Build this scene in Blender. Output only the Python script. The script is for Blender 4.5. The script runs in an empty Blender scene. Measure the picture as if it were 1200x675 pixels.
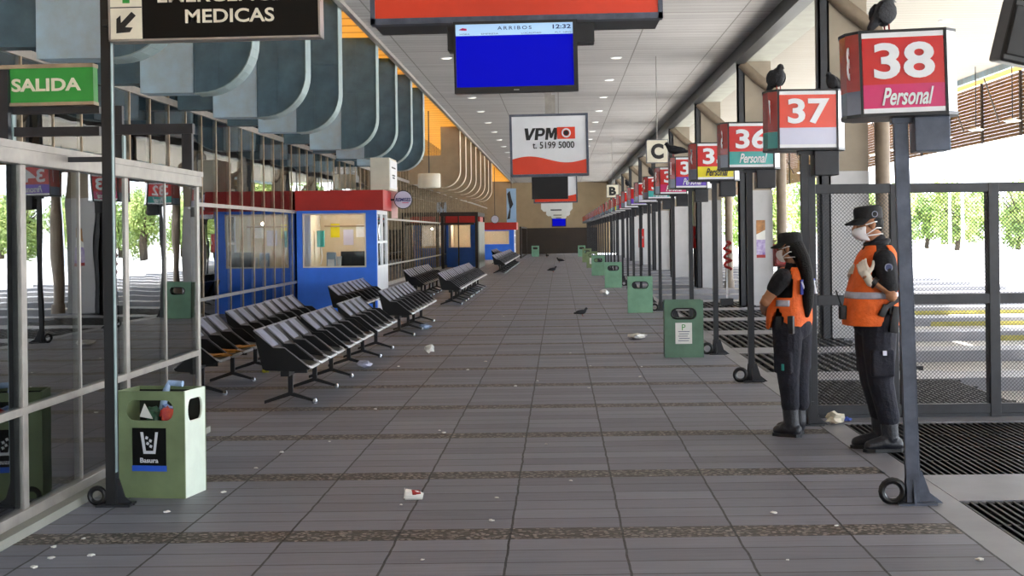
import bpy, bmesh, math, random
from mathutils import Vector, Matrix, Euler
random.seed(7)
PI = math.pi
SC = bpy.context.scene
COL = SC.collection

# ------------------------------------------------------------------ camera, world, sun, exposure
F, VX, VY, ROLL, CH = 1700.0, 655.5, 272.4, 0.012, 1.6
cam = bpy.data.cameras.new('camera'); cam.lens = 51.0; cam.sensor_width = 36.0
cam.shift_x = -(VX-600)/1200.0; cam.shift_y = -(337.5-VY)/1200.0
cam.clip_end = 1000
co = bpy.data.objects.new('camera', cam); COL.objects.link(co)
_s, _c = math.sin(ROLL), math.cos(ROLL)
M = Matrix.Identity(4)
M.col[0] = (_c, 0, -_s, 0); M.col[1] = (_s, 0, _c, 0); M.col[2] = (0, -1, 0, 0); M.col[3] = (0, 0, CH, 1)
co.matrix_world = M
SC.camera = co
SC.view_settings.view_transform = 'Standard'; SC.view_settings.look = 'None'
SC.view_settings.gamma = 1; SC.view_settings.use_curve_mapping = False
SC.view_settings.exposure = 2.1
SC.cycles.max_bounces = 10; SC.cycles.diffuse_bounces = 5; SC.cycles.glossy_bounces = 4
SC.cycles.transparent_max_bounces = 16; SC.cycles.sample_clamp_indirect = 6

world = bpy.data.worlds.new('sky'); SC.world = world; world.use_nodes = True
wn = world.node_tree.nodes; wl = world.node_tree.links
bgn = wn['Background']; bgn.inputs['Strength'].default_value = 1.7
tcw = wn.new('ShaderNodeTexCoord'); sep = wn.new('ShaderNodeSeparateXYZ'); rmp = wn.new('ShaderNodeValToRGB')
wl.new(tcw.outputs['Generated'], sep.inputs[0]); wl.new(sep.outputs['Z'], rmp.inputs[0]); wl.new(rmp.outputs[0], bgn.inputs['Color'])
rmp.color_ramp.elements[0].position = 0.0; rmp.color_ramp.elements[0].color = (0.88, 0.94, 1.0, 1)
rmp.color_ramp.elements[1].position = 0.7; rmp.color_ramp.elements[1].color = (0.50, 0.68, 1.0, 1)

sun = bpy.data.lights.new('sun', 'SUN'); sun.energy = 15.0; sun.angle = 0.01; sun.color = (1, 0.96, 0.9)
so = bpy.data.objects.new('sun', sun); COL.objects.link(so)
so.rotation_euler = Vector((-0.72, -0.30, -0.70)).to_track_quat('-Z', 'Y').to_euler()

# ------------------------------------------------------------------ helpers
def at(px, py, d):
    dx, dy = px-VX, py-VY
    u, v = dx-ROLL*dy, dy+ROLL*dx
    return Vector((u*d/F, d, CH-v*d/F))

def lin(h):
    h = h.lstrip('#'); o = []
    for i in (0, 2, 4):
        c = int(h[i:i+2], 16)/255
        o.append(c/12.92 if c <= 0.04045 else ((c+0.055)/1.055)**2.4)
    return (o[0], o[1], o[2], 1)

class N:
    def __init__(s, m): s.t = m.node_tree; s.n = s.t.nodes; s.l = s.t.links
    def new(s, ty, **kw):
        n = s.n.new(ty)
        for k, v in kw.items(): setattr(n, k, v)
        return n
    def link(s, a, b): s.l.new(a, b)
    def math(s, op, a, b=None, c=None):
        n = s.n.new('ShaderNodeMath'); n.operation = op
        for i, x in enumerate((a, b, c)):
            if x is None: continue
            if hasattr(x, 'is_output'): s.l.new(x, n.inputs[i])
            else: n.inputs[i].default_value = x
        return n.outputs[0]
    def mix(s, f, a, b):
        n = s.n.new('ShaderNodeMix'); n.data_type = 'RGBA'
        for i, x in ((0, f), (6, a), (7, b)):
            if hasattr(x, 'is_output'): s.l.new(x, n.inputs[i])
            else: n.inputs[i].default_value = x
        return n.outputs[2]
    def noise(s, co, scale, detail=4, rough=0.6):
        n = s.n.new('ShaderNodeTexNoise'); n.inputs['Scale'].default_value = scale
        n.inputs['Detail'].default_value = detail; n.inputs['Roughness'].default_value = rough
        if co is not None: s.l.new(co, n.inputs['Vector'])
        return n.outputs['Fac']

MATS = {}
def mat(name, color, rough=0.6, metal=0.0, var=0.12, scale=6.0, bump=0.0, spec=0.5, alt=None, coat=0.0, emit=0.0):
    m = bpy.data.materials.new(name); m.use_nodes = True
    k = N(m); b = k.n['Principled BSDF']
    c = lin(color) if isinstance(color, str) else color
    tc = k.new('ShaderNodeTexCoord')
    nz = k.noise(tc.outputs['Object'], scale, 5)
    if alt: c2 = lin(alt)
    else: c2 = tuple(max(0, x*(1-2.2*var)) for x in c[:3])+(1,)
    rp = k.math('MULTIPLY_ADD', nz, 2.4, -0.75); 
    cl = k.new('ShaderNodeClamp'); k.link(rp, cl.inputs[0])
    col = k.mix(cl.outputs[0], c2, tuple(min(1, x*(1+0.5*var)) for x in c[:3])+(1,))
    k.link(col, b.inputs['Base Color'])
    b.inputs['Roughness'].default_value = rough; b.inputs['Metallic'].default_value = metal
    b.inputs['Specular IOR Level'].default_value = spec; b.inputs['Coat Weight'].default_value = coat
    if emit:
        k.link(col, b.inputs['Emission Color']); b.inputs['Emission Strength'].default_value = emit
    if bump:
        bn = k.new('ShaderNodeBump'); bn.inputs['Strength'].default_value = bump; bn.inputs['Distance'].default_value = 0.02
        k.link(k.noise(tc.outputs['Object'], scale*3, 4), bn.inputs['Height']); k.link(bn.outputs[0], b.inputs['Normal'])
    MATS[name] = m
    return m

def glassmat(name, tint, ior=1.9, rough=0.0):
    m = bpy.data.materials.new(name); m.use_nodes = True
    k = N(m); k.n.remove(k.n['Principled BSDF']); out = k.n['Material Output']
    tr = k.new('ShaderNodeBsdfTransparent'); tr.inputs[0].default_value = tint
    gl = k.new('ShaderNodeBsdfGlossy'); gl.inputs['Roughness'].default_value = rough; gl.inputs[0].default_value = (0.95, 0.97, 0.97, 1)
    fr = k.new('ShaderNodeFresnel'); fr.inputs[0].default_value = ior
    tc = k.new('ShaderNodeTexCoord'); bn = k.new('ShaderNodeBump'); bn.inputs['Strength'].default_value = 0.03; bn.inputs['Distance'].default_value = 0.05
    k.link(k.noise(tc.outputs['Object'], 0.9, 2), bn.inputs['Height']); k.link(bn.outputs[0], gl.inputs['Normal'])
    mx = k.new('ShaderNodeMixShader'); k.link(fr.outputs[0], mx.inputs[0]); k.link(tr.outputs[0], mx.inputs[1]); k.link(gl.outputs[0], mx.inputs[2])
    k.link(mx.outputs[0], out.inputs[0]); MATS[name] = m
    return m

def link_obj(name, me, m=None, parent=None, loc=None):
    o = bpy.data.objects.new(name, me); COL.objects.link(o)
    if m is not None:
        me.materials.clear(); me.materials.append(m)
    if parent is not None: o.parent = parent
    if loc is not None: o.location = loc
    return o

def obj(name, bm, m, parent=None, smooth=False, loc=None):
    bmesh.ops.recalc_face_normals(bm, faces=bm.faces[:])
    me = bpy.data.meshes.new(name); bm.to_mesh(me); bm.free()
    if smooth:
        for p in me.polygons: p.use_smooth = True
        try: me.set_sharp_from_angle(angle=math.radians(40))
        except Exception: pass
    return link_obj(name, me, m, parent, loc)

def thing(name, label, cat, loc=(0, 0, 0), rz=0.0, group=None):
    o = bpy.data.objects.new(name, None); COL.objects.link(o); o.empty_display_size = 0.1
    o.location = loc; o.rotation_euler = (0, 0, rz)
    return tag(o, label, cat, group)

def tag(o, label, cat, group=None, kind=None):
    o['label'] = label; o['category'] = cat
    if group: o['group'] = group
    if kind: o['kind'] = kind
    return o

def struct(name, bm, m, parent=None, smooth=False):
    o = obj(name, bm, m, parent, smooth)
    if parent is None: o['kind'] = 'structure'
    return o

def sempty(name, loc=(0, 0, 0)):
    o = bpy.data.objects.new(name, None); COL.objects.link(o); o.location = loc; o['kind'] = 'structure'
    return o

def dup(root, loc, rz=None, label=None, group=None):
    r = root.copy(); COL.objects.link(r); r.location = loc
    if rz is not None: r.rotation_euler = (0, 0, rz)
    if label: r['label'] = label
    if group: r['group'] = group
    for ch in list(root.children):
        c = ch.copy(); COL.objects.link(c); c.parent = r
        for g in list(ch.children):
            d = g.copy(); COL.objects.link(d); d.parent = c
    return r

def B(): return bmesh.new()

def box(bm, c, s, rot=None, bev=0.0):
    mt = Matrix.Translation(Vector(c))
    if rot is not None: mt = mt @ Euler(rot).to_matrix().to_4x4()
    mt = mt @ Matrix.Diagonal((s[0], s[1], s[2], 1))
    r = bmesh.ops.create_cube(bm, size=1, matrix=mt)
    if bev:
        es = list({e for v in r['verts'] for e in v.link_edges})
        bmesh.ops.bevel(bm, geom=es, offset=bev, segments=2, affect='EDGES', profile=0.6)
    return bm

def bx(bm, x0, x1, y0, y1, z0, z1, bev=0.0):
    return box(bm, ((x0+x1)/2, (y0+y1)/2, (z0+z1)/2), (abs(x1-x0), abs(y1-y0), abs(z1-z0)), None, bev)

def frame_of(d):
    d = d.normalized(); a = Vector((0, 0, 1)) if abs(d.z) < 0.95 else Vector((1, 0, 0))
    x = d.cross(a).normalized(); return x, x.cross(d).normalized()

def tube(bm, pts, r, n=8, cap=True, closed=False):
    pts = [Vector(p) for p in pts]; rs = r if isinstance(r, (list, tuple)) else [r]*len(pts)
    rings = []; x = None
    for i, p in enumerate(pts):
        if closed: d = pts[(i+1) % len(pts)]-pts[i-1]
        else: d = pts[min(i+1, len(pts)-1)]-pts[max(i-1, 0)]
        d.normalize()
        if x is None: x, y = frame_of(d)
        else:
            x = (x-d*x.dot(d)); x = x.normalized() if x.length > 1e-6 else frame_of(d)[0]
            y = x.cross(d)
        rings.append([bm.verts.new(p+(x*math.cos(2*PI*k/n)+y*math.sin(2*PI*k/n))*rs[i]) for k in range(n)])
    m = len(rings)
    for i in range(m if closed else m-1):
        a, b = rings[i], rings[(i+1) % m]
        for k in range(n): bm.faces.new((a[k], a[(k+1) % n], b[(k+1) % n], b[k]))
    if cap and not closed:
        bm.faces.new(rings[0]); bm.faces.new(list(reversed(rings[-1])))
    return bm

def lathe(bm, prof, c=(0, 0, 0), n=20):
    c = Vector(c); rings = []
    for r, z in prof:
        rings.append([bm.verts.new(c+Vector((r*math.cos(2*PI*k/n), r*math.sin(2*PI*k/n), z))) for k in range(n)])
    for i in range(len(rings)-1):
        for k in range(n): bm.faces.new((rings[i][k], rings[i][(k+1) % n], rings[i+1][(k+1) % n], rings[i+1][k]))
    bm.faces.new(list(reversed(rings[0]))); bm.faces.new(rings[-1])
    return bm

def prism(bm, pts, fn, t):
    """pts 2-D outline, fn(a,b,depth) -> Vector, extruded from depth 0 to t"""
    a = [bm.verts.new(fn(p[0], p[1], 0)) for p in pts]; b = [bm.verts.new(fn(p[0], p[1], t)) for p in pts]
    n = len(pts)
    bm.faces.new(a); bm.faces.new(list(reversed(b)))
    for i in range(n): bm.faces.new((a[i], b[i], b[(i+1) % n], a[(i+1) % n]))
    return bm
XZ = lambda a, b, d: Vector((a, d, b))
YZ = lambda a, b, d: Vector((d, a, b))
XY = lambda a, b, d: Vector((a, b, d))

def ell(bm, c, r, rot=None, sub=3):
    mt = Matrix.Translation(Vector(c))
    if rot is not None: mt = mt @ Euler(rot).to_matrix().to_4x4()
    mt = mt @ Matrix.Diagonal((r[0], r[1], r[2], 1))
    bmesh.ops.create_icosphere(bm, subdivisions=sub, radius=1, matrix=mt); return bm

def limb(bm, pts, rs, n=14):
    pts = [Vector(p) for p in pts]
    tube(bm, pts, list(rs), n)
    for p, r in zip(pts, rs): ell(bm, p, (r, r, r), None, 2)
    return bm

def remesh(name, bm, voxel, m, parent=None, it=3, floor=None, loc=None):
    me = bpy.data.meshes.new('tmp'); bm.to_mesh(me); bm.free()
    o = bpy.data.objects.new('tmp', me); COL.objects.link(o)
    r = o.modifiers.new('r', 'REMESH'); r.mode = 'VOXEL'; r.voxel_size = voxel
    s = o.modifiers.new('s', 'SMOOTH'); s.iterations = it; s.factor = 0.5
    dg = bpy.context.evaluated_depsgraph_get()
    me2 = bpy.data.meshes.new_from_object(o.evaluated_get(dg)); me2.name = name
    bpy.data.objects.remove(o); bpy.data.meshes.remove(me)
    if floor is not None:
        for v in me2.vertices:
            if v.co.z < floor: v.co.z = floor
    for p in me2.polygons: p.use_smooth = True
    return link_obj(name, me2, m, parent, loc)

def text(name, s, w, h, m, parent, loc, rot=(PI/2, 0, 0), bold=0.0, shear=0.0, ext=0.002, spacing=1.0):
    """lettering fitted into w x h metres, centred on loc, facing -Y by default"""
    cu = bpy.data.curves.new('t', 'FONT'); cu.body = s; cu.size = 1; cu.offset = bold; cu.shear = shear
    cu.space_character = spacing; cu.extrude = 0.01; cu.resolution_u = 4
    o = bpy.data.objects.new('t', cu); COL.objects.link(o)
    dg = bpy.context.evaluated_depsgraph_get()
    me = bpy.data.meshes.new_from_object(o.evaluated_get(dg)); bpy.data.objects.remove(o); bpy.data.curves.remove(cu)
    xs = [v.co.x for v in me.vertices]; ys = [v.co.y for v in me.vertices]
    x0, x1, y0, y1 = min(xs), max(xs), min(ys), max(ys)
    for v in me.vertices:
        v.co = ((v.co.x-(x0+x1)/2)*w/(x1-x0), (v.co.y-(y0+y1)/2)*h/(y1-y0), v.co.z/0.01*ext)
    me.name = name
    o = link_obj(name, me, m, parent, loc); o.rotation_euler = rot
    return o

# ------------------------------------------------------------------ materials
m_steel = mat('dark_steel', '#24262c', 0.45, 0.0, 0.2, 9)
m_steel2 = mat('grey_steel', '#59606f', 0.42, 0.3, 0.2, 9)
m_alu = mat('aluminium', '#a39d96', 0.4, 0.35, 0.12, 5)
m_bronze = mat('bronze_mullion', '#b09c82', 0.5, 0.2, 0.2, 5)
m_conc = mat('beige_concrete', '#94897a', 0.8, 0, 0.08, 2.0, 0.1)
m_concl = mat('light_concrete', '#97978d', 0.75, 0, 0.08, 2.0, 0.1)
m_beige = mat('beige_wall', '#a08d70', 0.8, 0, 0.08, 1.0)
m_cream = mat('cream_paint', '#d8d2c2', 0.6, 0, 0.06, 3)
m_duct = mat('duct_dark_blue', '#506c7c', 0.4, 0.2, 0.18, 3)
m_ductl = mat('duct_light_blue', '#9bbcd2', 0.45, 0.0, 0.12, 2.0, alt='#8f9aa0')
m_palestrip = mat('duct_lit_side_post_strip', '#93a6a8', 0.5, 0.2, 0.1, 5)  # paints the lit outer side of the ducts paler; also the post strips
m_ductc = mat('duct_cream', '#9b8c74', 0.6, 0, 0.1, 2)
m_ductce = mat('duct_cream_lit_side', '#cfc4ab', 0.6, 0, 0.1, 2)  # paler copy of the cream for the lit outer side
m_red = mat('sign_red', '#c81f1c', 0.25, 0, 0.06, 2, coat=0.0)
m_redo = mat('sign_orange_red', '#e0442a', 0.25, 0, 0.06, 1.5, coat=0.0)
m_white = mat('sign_white', '#e4e6ea', 0.3, 0, 0.04, 3)
m_pink = mat('band_magenta', '#d0286a', 0.25, 0, 0.08, 3, coat=0.0)
m_lav = mat('band_lavender', '#c9cbe0', 0.25, 0, 0.05, 3, coat=0.0)
m_teal = mat('band_teal', '#3ea9a4', 0.25, 0, 0.1, 3, coat=0.0)
m_yel = mat('band_yellow', '#e3d51f', 0.25, 0, 0.06, 3, coat=0.0)
m_pur = mat('band_purple', '#6a45c0', 0.25, 0, 0.06, 3, coat=0.0)
m_side = mat('side_panel_red', '#c8463e', 0.2, 0, 0.15, 2, coat=0.4)
m_sideg = mat('side_band_grey', '#7b7f95', 0.2, 0, 0.15, 2, coat=0.4)
m_sidew = mat('side_panel_pale', '#efeaea', 0.2, 0, 0.05, 2, coat=0.4)
m_black = mat('black_plastic', '#121215', 0.4, 0, 0.2, 8)
m_blackg = mat('black_sign_face', '#0b0a09', 0.45, 0, 0.15, 8, spec=0.2)
m_ink = mat('black_ink', '#161616', 0.5, 0, 0.05, 8)
m_green = mat('sign_green', '#2f9a3d', 0.35, 0, 0.08, 5)
m_ctext = mat('cream_lettering', '#e6e0cc', 0.5, 0, 0.06, 8)
m_bin = mat('bin_green', '#7f9068', 0.5, 0, 0.12, 4)
m_bin2 = mat('bin_grey_green', '#62846e', 0.5, 0, 0.12, 4)
m_bin3 = mat('bin_pale_green', '#7fae90', 0.5, 0, 0.1, 4)
m_inside = mat('bin_inside', '#23271f', 0.8, 0, 0.2, 6)
m_blue = mat('kiosk_blue', '#3a80ff', 0.4, 0, 0.08, 2)
m_kred = mat('kiosk_red', '#b5221b', 0.5, 0, 0.1, 2)
m_chair = mat('black_vinyl', '#08080b', 0.4, 0, 0.2, 10, spec=0.4)
m_rim = mat('chair_edge_trim', '#8e8e94', 0.35, 0.2, 0.15, 10)
m_chrome = mat('chrome', '#c9ccd2', 0.2, 0.9, 0.05, 5)
m_foam = mat('yellow_foam', '#a8772f', 0.9, 0, 0.25, 20)
m_paper = mat('white_paper', '#e9e9e4', 0.7, 0, 0.05, 5)
m_orange = mat('vest_orange', '#ff7024', 0.7, 0, 0.12, 9, bump=0.5)
m_refl = mat('reflective_tape', '#b9b9c6', 0.35, 0.2, 0.12, 25)
m_shirt = mat('shirt_black', '#17171d', 0.85, 0, 0.2, 9, bump=0.4)
m_navy = mat('trousers_navy', '#1b1c2a', 0.85, 0, 0.25, 7, bump=0.6)
m_boot = mat('boot_leather', '#1d1e26', 0.42, 0, 0.2, 12, bump=0.3)
m_skin = mat('skin_tan', '#a87452', 0.55, 0, 0.06, 15)
m_hair = mat('black_hair', '#0a0808', 0.6, 0, 0.3, 40, bump=0.6, spec=0.25)
m_glove = mat('latex_glove', '#cfc6b8', 0.5, 0, 0.06, 20)
m_mask = mat('white_face_mask', '#e6e4e6', 0.7, 0, 0.04, 20)
m_cap = mat('cap_cloth', '#141418', 0.8, 0, 0.2, 15, bump=0.3)
m_pig = mat('pigeon_feathers', '#2c2d33', 0.7, 0, 0.3, 25, bump=0.5)
m_bark = mat('bark', '#57493a', 0.9, 0, 0.2, 8)
m_leaf = mat('leaves_green', '#8fa04a', 0.8, 0, 0.25, 0.8, alt='#627f38')
m_leaf2 = mat('leaves_yellow_green', '#aeb866', 0.8, 0, 0.25, 0.8, alt='#77914a')
m_kerb = mat('yellow_kerb', '#aba252', 0.7, 0, 0.15, 4)
m_louver = mat('brown_slat', '#6b4a26', 0.7, 0, 0.15, 3)
m_truss = mat('dark_truss', '#2b2018', 0.7, 0, 0.1, 3)
m_pinkred = mat('red_cabinet', '#a32b28', 0.5, 0, 0.1, 4)
m_mach = mat('white_housing', '#dcdfdc', 0.45, 0, 0.05, 4)
m_rust = mat('rusty_pipe', '#7d6f5f', 0.6, 0.1, 0.12, 5)
m_dkbrown = mat('dark_brown_panel', '#33291f', 0.7, 0, 0.15, 1)
m_gunmetal = mat('holster_black', '#101013', 0.5, 0, 0.2, 12)
m_glass = glassmat('window_glass', (0.78, 0.82, 0.82, 1), 3.0)
m_glassb = glassmat('booth_glass', (0.92, 0.95, 0.95, 1), 1.35)
m_blueemit = mat('screen_blue', '#0003a0', 0.5, 0, 0.02, 2, spec=0.1, emit=0.18)
m_heademit = mat('screen_pale_header', '#a9cdf2', 0.3, 0, 0.02, 2, emit=0.10)
m_lamp = mat('lamp_diffuser', '#fffdf4', 0.4, 0, 0.0, 2, emit=0.3)

def floor_mat():
    m = bpy.data.materials.new('slab_paving'); m.use_nodes = True
    k = N(m); b = k.n['Principled BSDF']; tc = k.new('ShaderNodeTexCoord'); sp = k.new('ShaderNodeSeparateXYZ')
    k.link(tc.outputs['Object'], sp.inputs[0]); x, y = sp.outputs[0], sp.outputs[1]
    wob = k.math('MULTIPLY_ADD', k.noise(tc.outputs['Object'], 3.0, 2), 0.02, -0.01)
    gx = k.math('DIVIDE', k.math('ADD', k.math('SUBTRACT', x, 0.317), wob), 0.595)
    fx = k.math('ABSOLUTE', k.math('SUBTRACT', k.math('FRACT', gx), 0.5))       # .5 at the joint
    jx = k.math('GREATER_THAN', fx, 0.5-0.0105)
    PP = 1.885
    gy = k.math('DIVIDE', k.math('SUBTRACT', k.math('ADD', y, wob), 7.72-0.135), PP)
    fy = k.math('FRACT', gy)
    strip = k.math('LESS_THAN', fy, 1/7)
    pl = k.math('ABSOLUTE', k.math('SUBTRACT', k.math('FRACT', k.math('MULTIPLY', fy, 7)), 0.5))
    jy = k.math('GREATER_THAN', pl, 0.5-0.03)
    big = k.noise(tc.outputs['Object'], 0.35, 3); fine = k.noise(tc.outputs['Object'], 14, 6, 0.7)
    st = k.new('ShaderNodeMapping'); st.inputs['Scale'].default_value = (2.0, 30, 1); k.link(tc.outputs['Object'], st.inputs[0])
    strk = k.noise(st.outputs[0], 1.0, 5)
    wh = k.new('ShaderNodeTexWhiteNoise'); wh.noise_dimensions = '2D'; cb = k.new('ShaderNodeCombineXYZ')
    k.link(k.math('FLOOR', gx), cb.inputs[0]); k.link(k.math('FLOOR', k.math('MULTIPLY', gy, 7)), cb.inputs[1]); k.link(cb.outputs[0], wh.inputs['Vector'])
    val = k.math('ADD', k.math('MULTIPLY', fine, 0.35), k.math('ADD', k.math('MULTIPLY', strk, 0.5), k.math('ADD', k.math('MULTIPLY', wh.outputs[0], 0.30), k.math('MULTIPLY', big, 0.35))))
    val = k.math('MULTIPLY_ADD', val, 1.25, -0.42)
    c = k.mix(val, lin('#55565f'), lin('#91929d'))
    vor = k.new('ShaderNodeTexVoronoi'); vor.inputs['Scale'].default_value = 34; k.link(tc.outputs['Object'], vor.inputs['Vector'])
    peb = k.mix(vor.outputs['Color'], lin('#57504a'), lin('#a69b8f'))
    pd = k.math('GREATER_THAN', vor.outputs['Distance'], 0.42)
    peb = k.mix(pd, peb, lin('#463f39'))
    c = k.mix(strip, c, peb)
    notstrip = k.math('SUBTRACT', 1.0, strip)
    c = k.mix(k.math('MULTIPLY', jy, k.math('MULTIPLY', notstrip, 0.75)), c, lin('#2c2928'))
    c = k.mix(k.math('MULTIPLY', jx, 0.95), c, lin('#191716'))
    k.link(c, b.inputs['Base Color'])
    rg = k.math('MULTIPLY_ADD', fine, 0.35, 0.36); k.link(rg, b.inputs['Roughness'])
    h = k.math('SUBTRACT', k.math('MULTIPLY', fine, 0.25), k.math('MAXIMUM', jx, k.math('MULTIPLY', jy, 0.5)))
    h = k.math('ADD', h, k.math('MULTIPLY', k.math('MULTIPLY', strip, vor.outputs['Distance']), -1.2))
    bn = k.new('ShaderNodeBump'); bn.inputs['Strength'].default_value = 0.5; bn.inputs['Distance'].default_value = 0.008
    k.link(h, bn.inputs['Height']); k.link(bn.outputs[0], b.inputs['Normal'])
    return m

def stripe_mat(name, base, dark, axis, pitch, w, rough=0.6, seams=None, var=0.15, bump=0.4):
    m = bpy.data.materials.new(name); m.use_nodes = True
    k = N(m); b = k.n['Principled BSDF']; tc = k.new('ShaderNodeTexCoord'); sp = k.new('ShaderNodeSeparateXYZ')
    k.link(tc.outputs['Object'], sp.inputs[0])
    g = k.math('DIVIDE', sp.outputs[axis], pitch); f = k.math('FRACT', g)
    j = k.math('LESS_THAN', f, w/pitch)
    wh = k.new('ShaderNodeTexWhiteNoise'); wh.noise_dimensions = '1D'; k.link(k.math('FLOOR', g), wh.inputs['W'])
    nz = k.noise(tc.outputs['Object'], 1.3, 5)
    c0 = lin(base); c1 = tuple(x*(1-var) for x in c0[:3])+(1,)
    c = k.mix(k.math('ADD', k.math('MULTIPLY', wh.outputs[0], 0.5), k.math('MULTIPLY', nz, 0.6)), c1, c0)
    if seams:
        for ax, p, wd in seams:
            f2 = k.math('FRACT', k.math('DIVIDE', sp.outputs[ax], p)); j = k.math('MAXIMUM', j, k.math('LESS_THAN', f2, wd/p))
    c = k.mix(j, c, lin(dark)); k.link(c, b.inputs['Base Color']); b.inputs['Roughness'].default_value = rough
    bn = k.new('ShaderNodeBump'); bn.inputs['Strength'].default_value = bump; bn.inputs['Distance'].default_value = 0.02; bn.invert = True
    k.link(j, bn.inputs['Height']); k.link(bn.outputs[0], b.inputs['Normal'])
    return m
m_floor = floor_mat()
m_ceil = stripe_mat('ceiling_planks', '#bdbab9', '#7a7571', 1, 0.36, 0.02, 0.6, [(0, 1.6, 0.025), (1, 2.52, 0.05)], 0.3)
m_canopy = stripe_mat('canopy_planks', '#857f75', '#5d564c', 1, 0.30, 0.025, 0.7)
m_yellow = stripe_mat('yellow_soffit', '#f6d27c', '#a87a34', 1, 0.9, 0.10, 0.5)
m_yard = mat('yard_concrete', '#c4c2bb', 0.6, 0, 0.12, 0.25)
m_walk = mat('walkway_concrete', '#8a8a90', 0.4, 0, 0.12, 1.5)

m_postdark = mat('black_post_paint', '#111114', 0.5, 0.0, 0.2, 9)
m_pillar = mat('pillar_grey_paint', '#b9b9bb', 0.6, 0, 0.06, 2)
m_sheen = mat('back_sheen', '#9499b0', 0.32, 0, 0.25, 7, spec=0.6)  # paler grey standing in for the highlight on the bench backs

def translucent(m, w=0.6):
    k = N(m); b = k.n['Principled BSDF']; out = k.n['Material Output']
    tr = k.new('ShaderNodeBsdfTranslucent'); src = b.inputs['Base Color'].links[0].from_socket; k.link(src, tr.inputs[0])
    mx = k.new('ShaderNodeMixShader'); mx.inputs[0].default_value = w; k.link(b.outputs[0], mx.inputs[1]); k.link(tr.outputs[0], mx.inputs[2]); k.link(mx.outputs[0], out.inputs[0])
translucent(m_yellow, 0.2)
m_lip = mat('white_seat_lip', '#c4c5ca', 0.35, 0.2, 0.1, 10)
# ------------------------------------------------------------------ the setting
YE = 110.0                      # end wall
SP = 3.45                       # bay pitch
def slab(name, x0, x1, y0, y1, z0, z1, m): return struct(name, bx(B(), x0, x1, y0, y1, z0, z1), m)
slab('floor', -9, 2.11, -60, YE, -0.3, 0, m_floor)
slab('trim_1', 2.11, 2.32, -60, YE, -0.3, -0.002, m_walk)
slab('trim_2', 2.32, 4.25, -60, YE, -0.3, -0.13, m_black)
slab('ground', 4.25, 420, -300, 600, -0.5, -0.15, m_yard)
for k in range(-18, 28):
    y = 8.5+SP*k
    bm = bx(B(), 2.32, 4.27, y, y+0.9, -0.3, 0.0)
    bx(bm, 4.27, 12.2, y+0.1, y+0.8, -0.2, -0.004, 0.01)
    struct('trim_3', bm, m_walk)
    if 0 <= k <= 6:
        bm = bx(B(), 6.6, 12.2, y+0.088, y+0.1, -0.149, -0.07); bx(bm, 12.2, 12.212, y+0.1, y+0.8, -0.149, -0.02)
        struct('trim_4', bm, m_kerb)
slab('ceiling', -3.5, 3.9, -60, YE, 5.4, 5.7, m_ceil)
slab('trim_5', -3.56, -3.46, -60, YE, 5.33, 5.62, m_alu)
bm = bx(B(), 3.9, 4.55, -60, YE, 5.2, 5.7); struct('trim_6', bm, m_concl)
bm = bx(B(), 3.74, 3.899, -60, YE, 5.14, 5.399); bx(bm, 3.9, 3.98, -60, YE, 5.14, 5.199); struct('trim_7', bm, m_steel)
slab('ceiling_canopy', 4.55, 10.9, -60, YE, 5.6, 5.75, m_canopy)
slab('trim_8', 10.9, 11.0, -60, YE, 5.45, 5.8, m_ductl)
slab('trim_9', 11.0, 12.05, -60, YE, 5.68, 5.684, m_yellow)
slab('trim_10', -5.5, -3.56, -60, YE, 5.5, 5.504, m_yellow)
slab('ceiling_hall', -9.2, -5.5, -60, YE, 6.0, 6.2, m_beige)
slab('wall_left', -9.2, -9, -60, YE, 0, 6.0, m_beige)
slab('wall_back', -9.2, 4.6, YE, YE+0.3, 0, 6.0, m_beige)
slab('wall_sky_block', -9.2, 4.6, -60.3, -60, 0, 6.0, m_beige)  # unseen wall added to keep bright sky behind the camera off the signs
slab('baseboard_back', -2.6, 2.9, YE-0.12, YE-0.001, 0, 1.95, m_dkbrown)

# front glazed vestibule along the left edge
w1 = sempty('window_1', (-2.98, 0, 0))
Y0, Y1 = 3.2, 11.92
bm = bx(B(), -0.05, 0.05, Y0, Y1, 2.01, 2.125, 0.006); bx(bm, -0.03, 0.06, Y0, Y1, 2.09, 2.13)
bx(bm, -0.02, 0.02, Y0, Y1, 0.628, 0.672, 0.004); bx(bm, -0.025, 0.03, Y0, Y1, 0.05, 0.11, 0.004)
obj('transom', bm, m_alu, w1)
bm = B()
for i, y in enumerate([4.16, 6.10, 8.03, 9.95, 11.92]): bx(bm, -0.018, 0.016, y-0.038, y+0.038, 0.05, 2.05, 0.004)
for y in [5.13, 7.07, 8.98, 10.94]: bx(bm, -0.015, 0.012, y-0.012, y+0.012, 0.05, 2.05)
obj('mullion', bm, m_alu, w1)
obj('pane', bx(B(), -0.004, 0.004, Y0, Y1, 0.08, 2.03), m_glass, w1)
slab('baseboard_left', -3.08, -2.88, 3.2, 11.9, 0, 0.05, m_concl)
w3 = sempty('window_3', (0, 11.92, 0))
bm = bx(B(), -5.45, -3.05, -0.03, 0.03, 2.01, 2.125); bx(bm, -5.45, -3.05, -0.03, 0.03, 0.62, 0.68); bx(bm, -5.45, -3.05, -0.03, 0.03, 0.05, 0.13)
obj('transom', bm, m_alu, w3); obj('pane', bx(B(), -5.45, -3.05, -0.004, 0.004, 0.1, 2.03), m_glass, w3)

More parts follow.
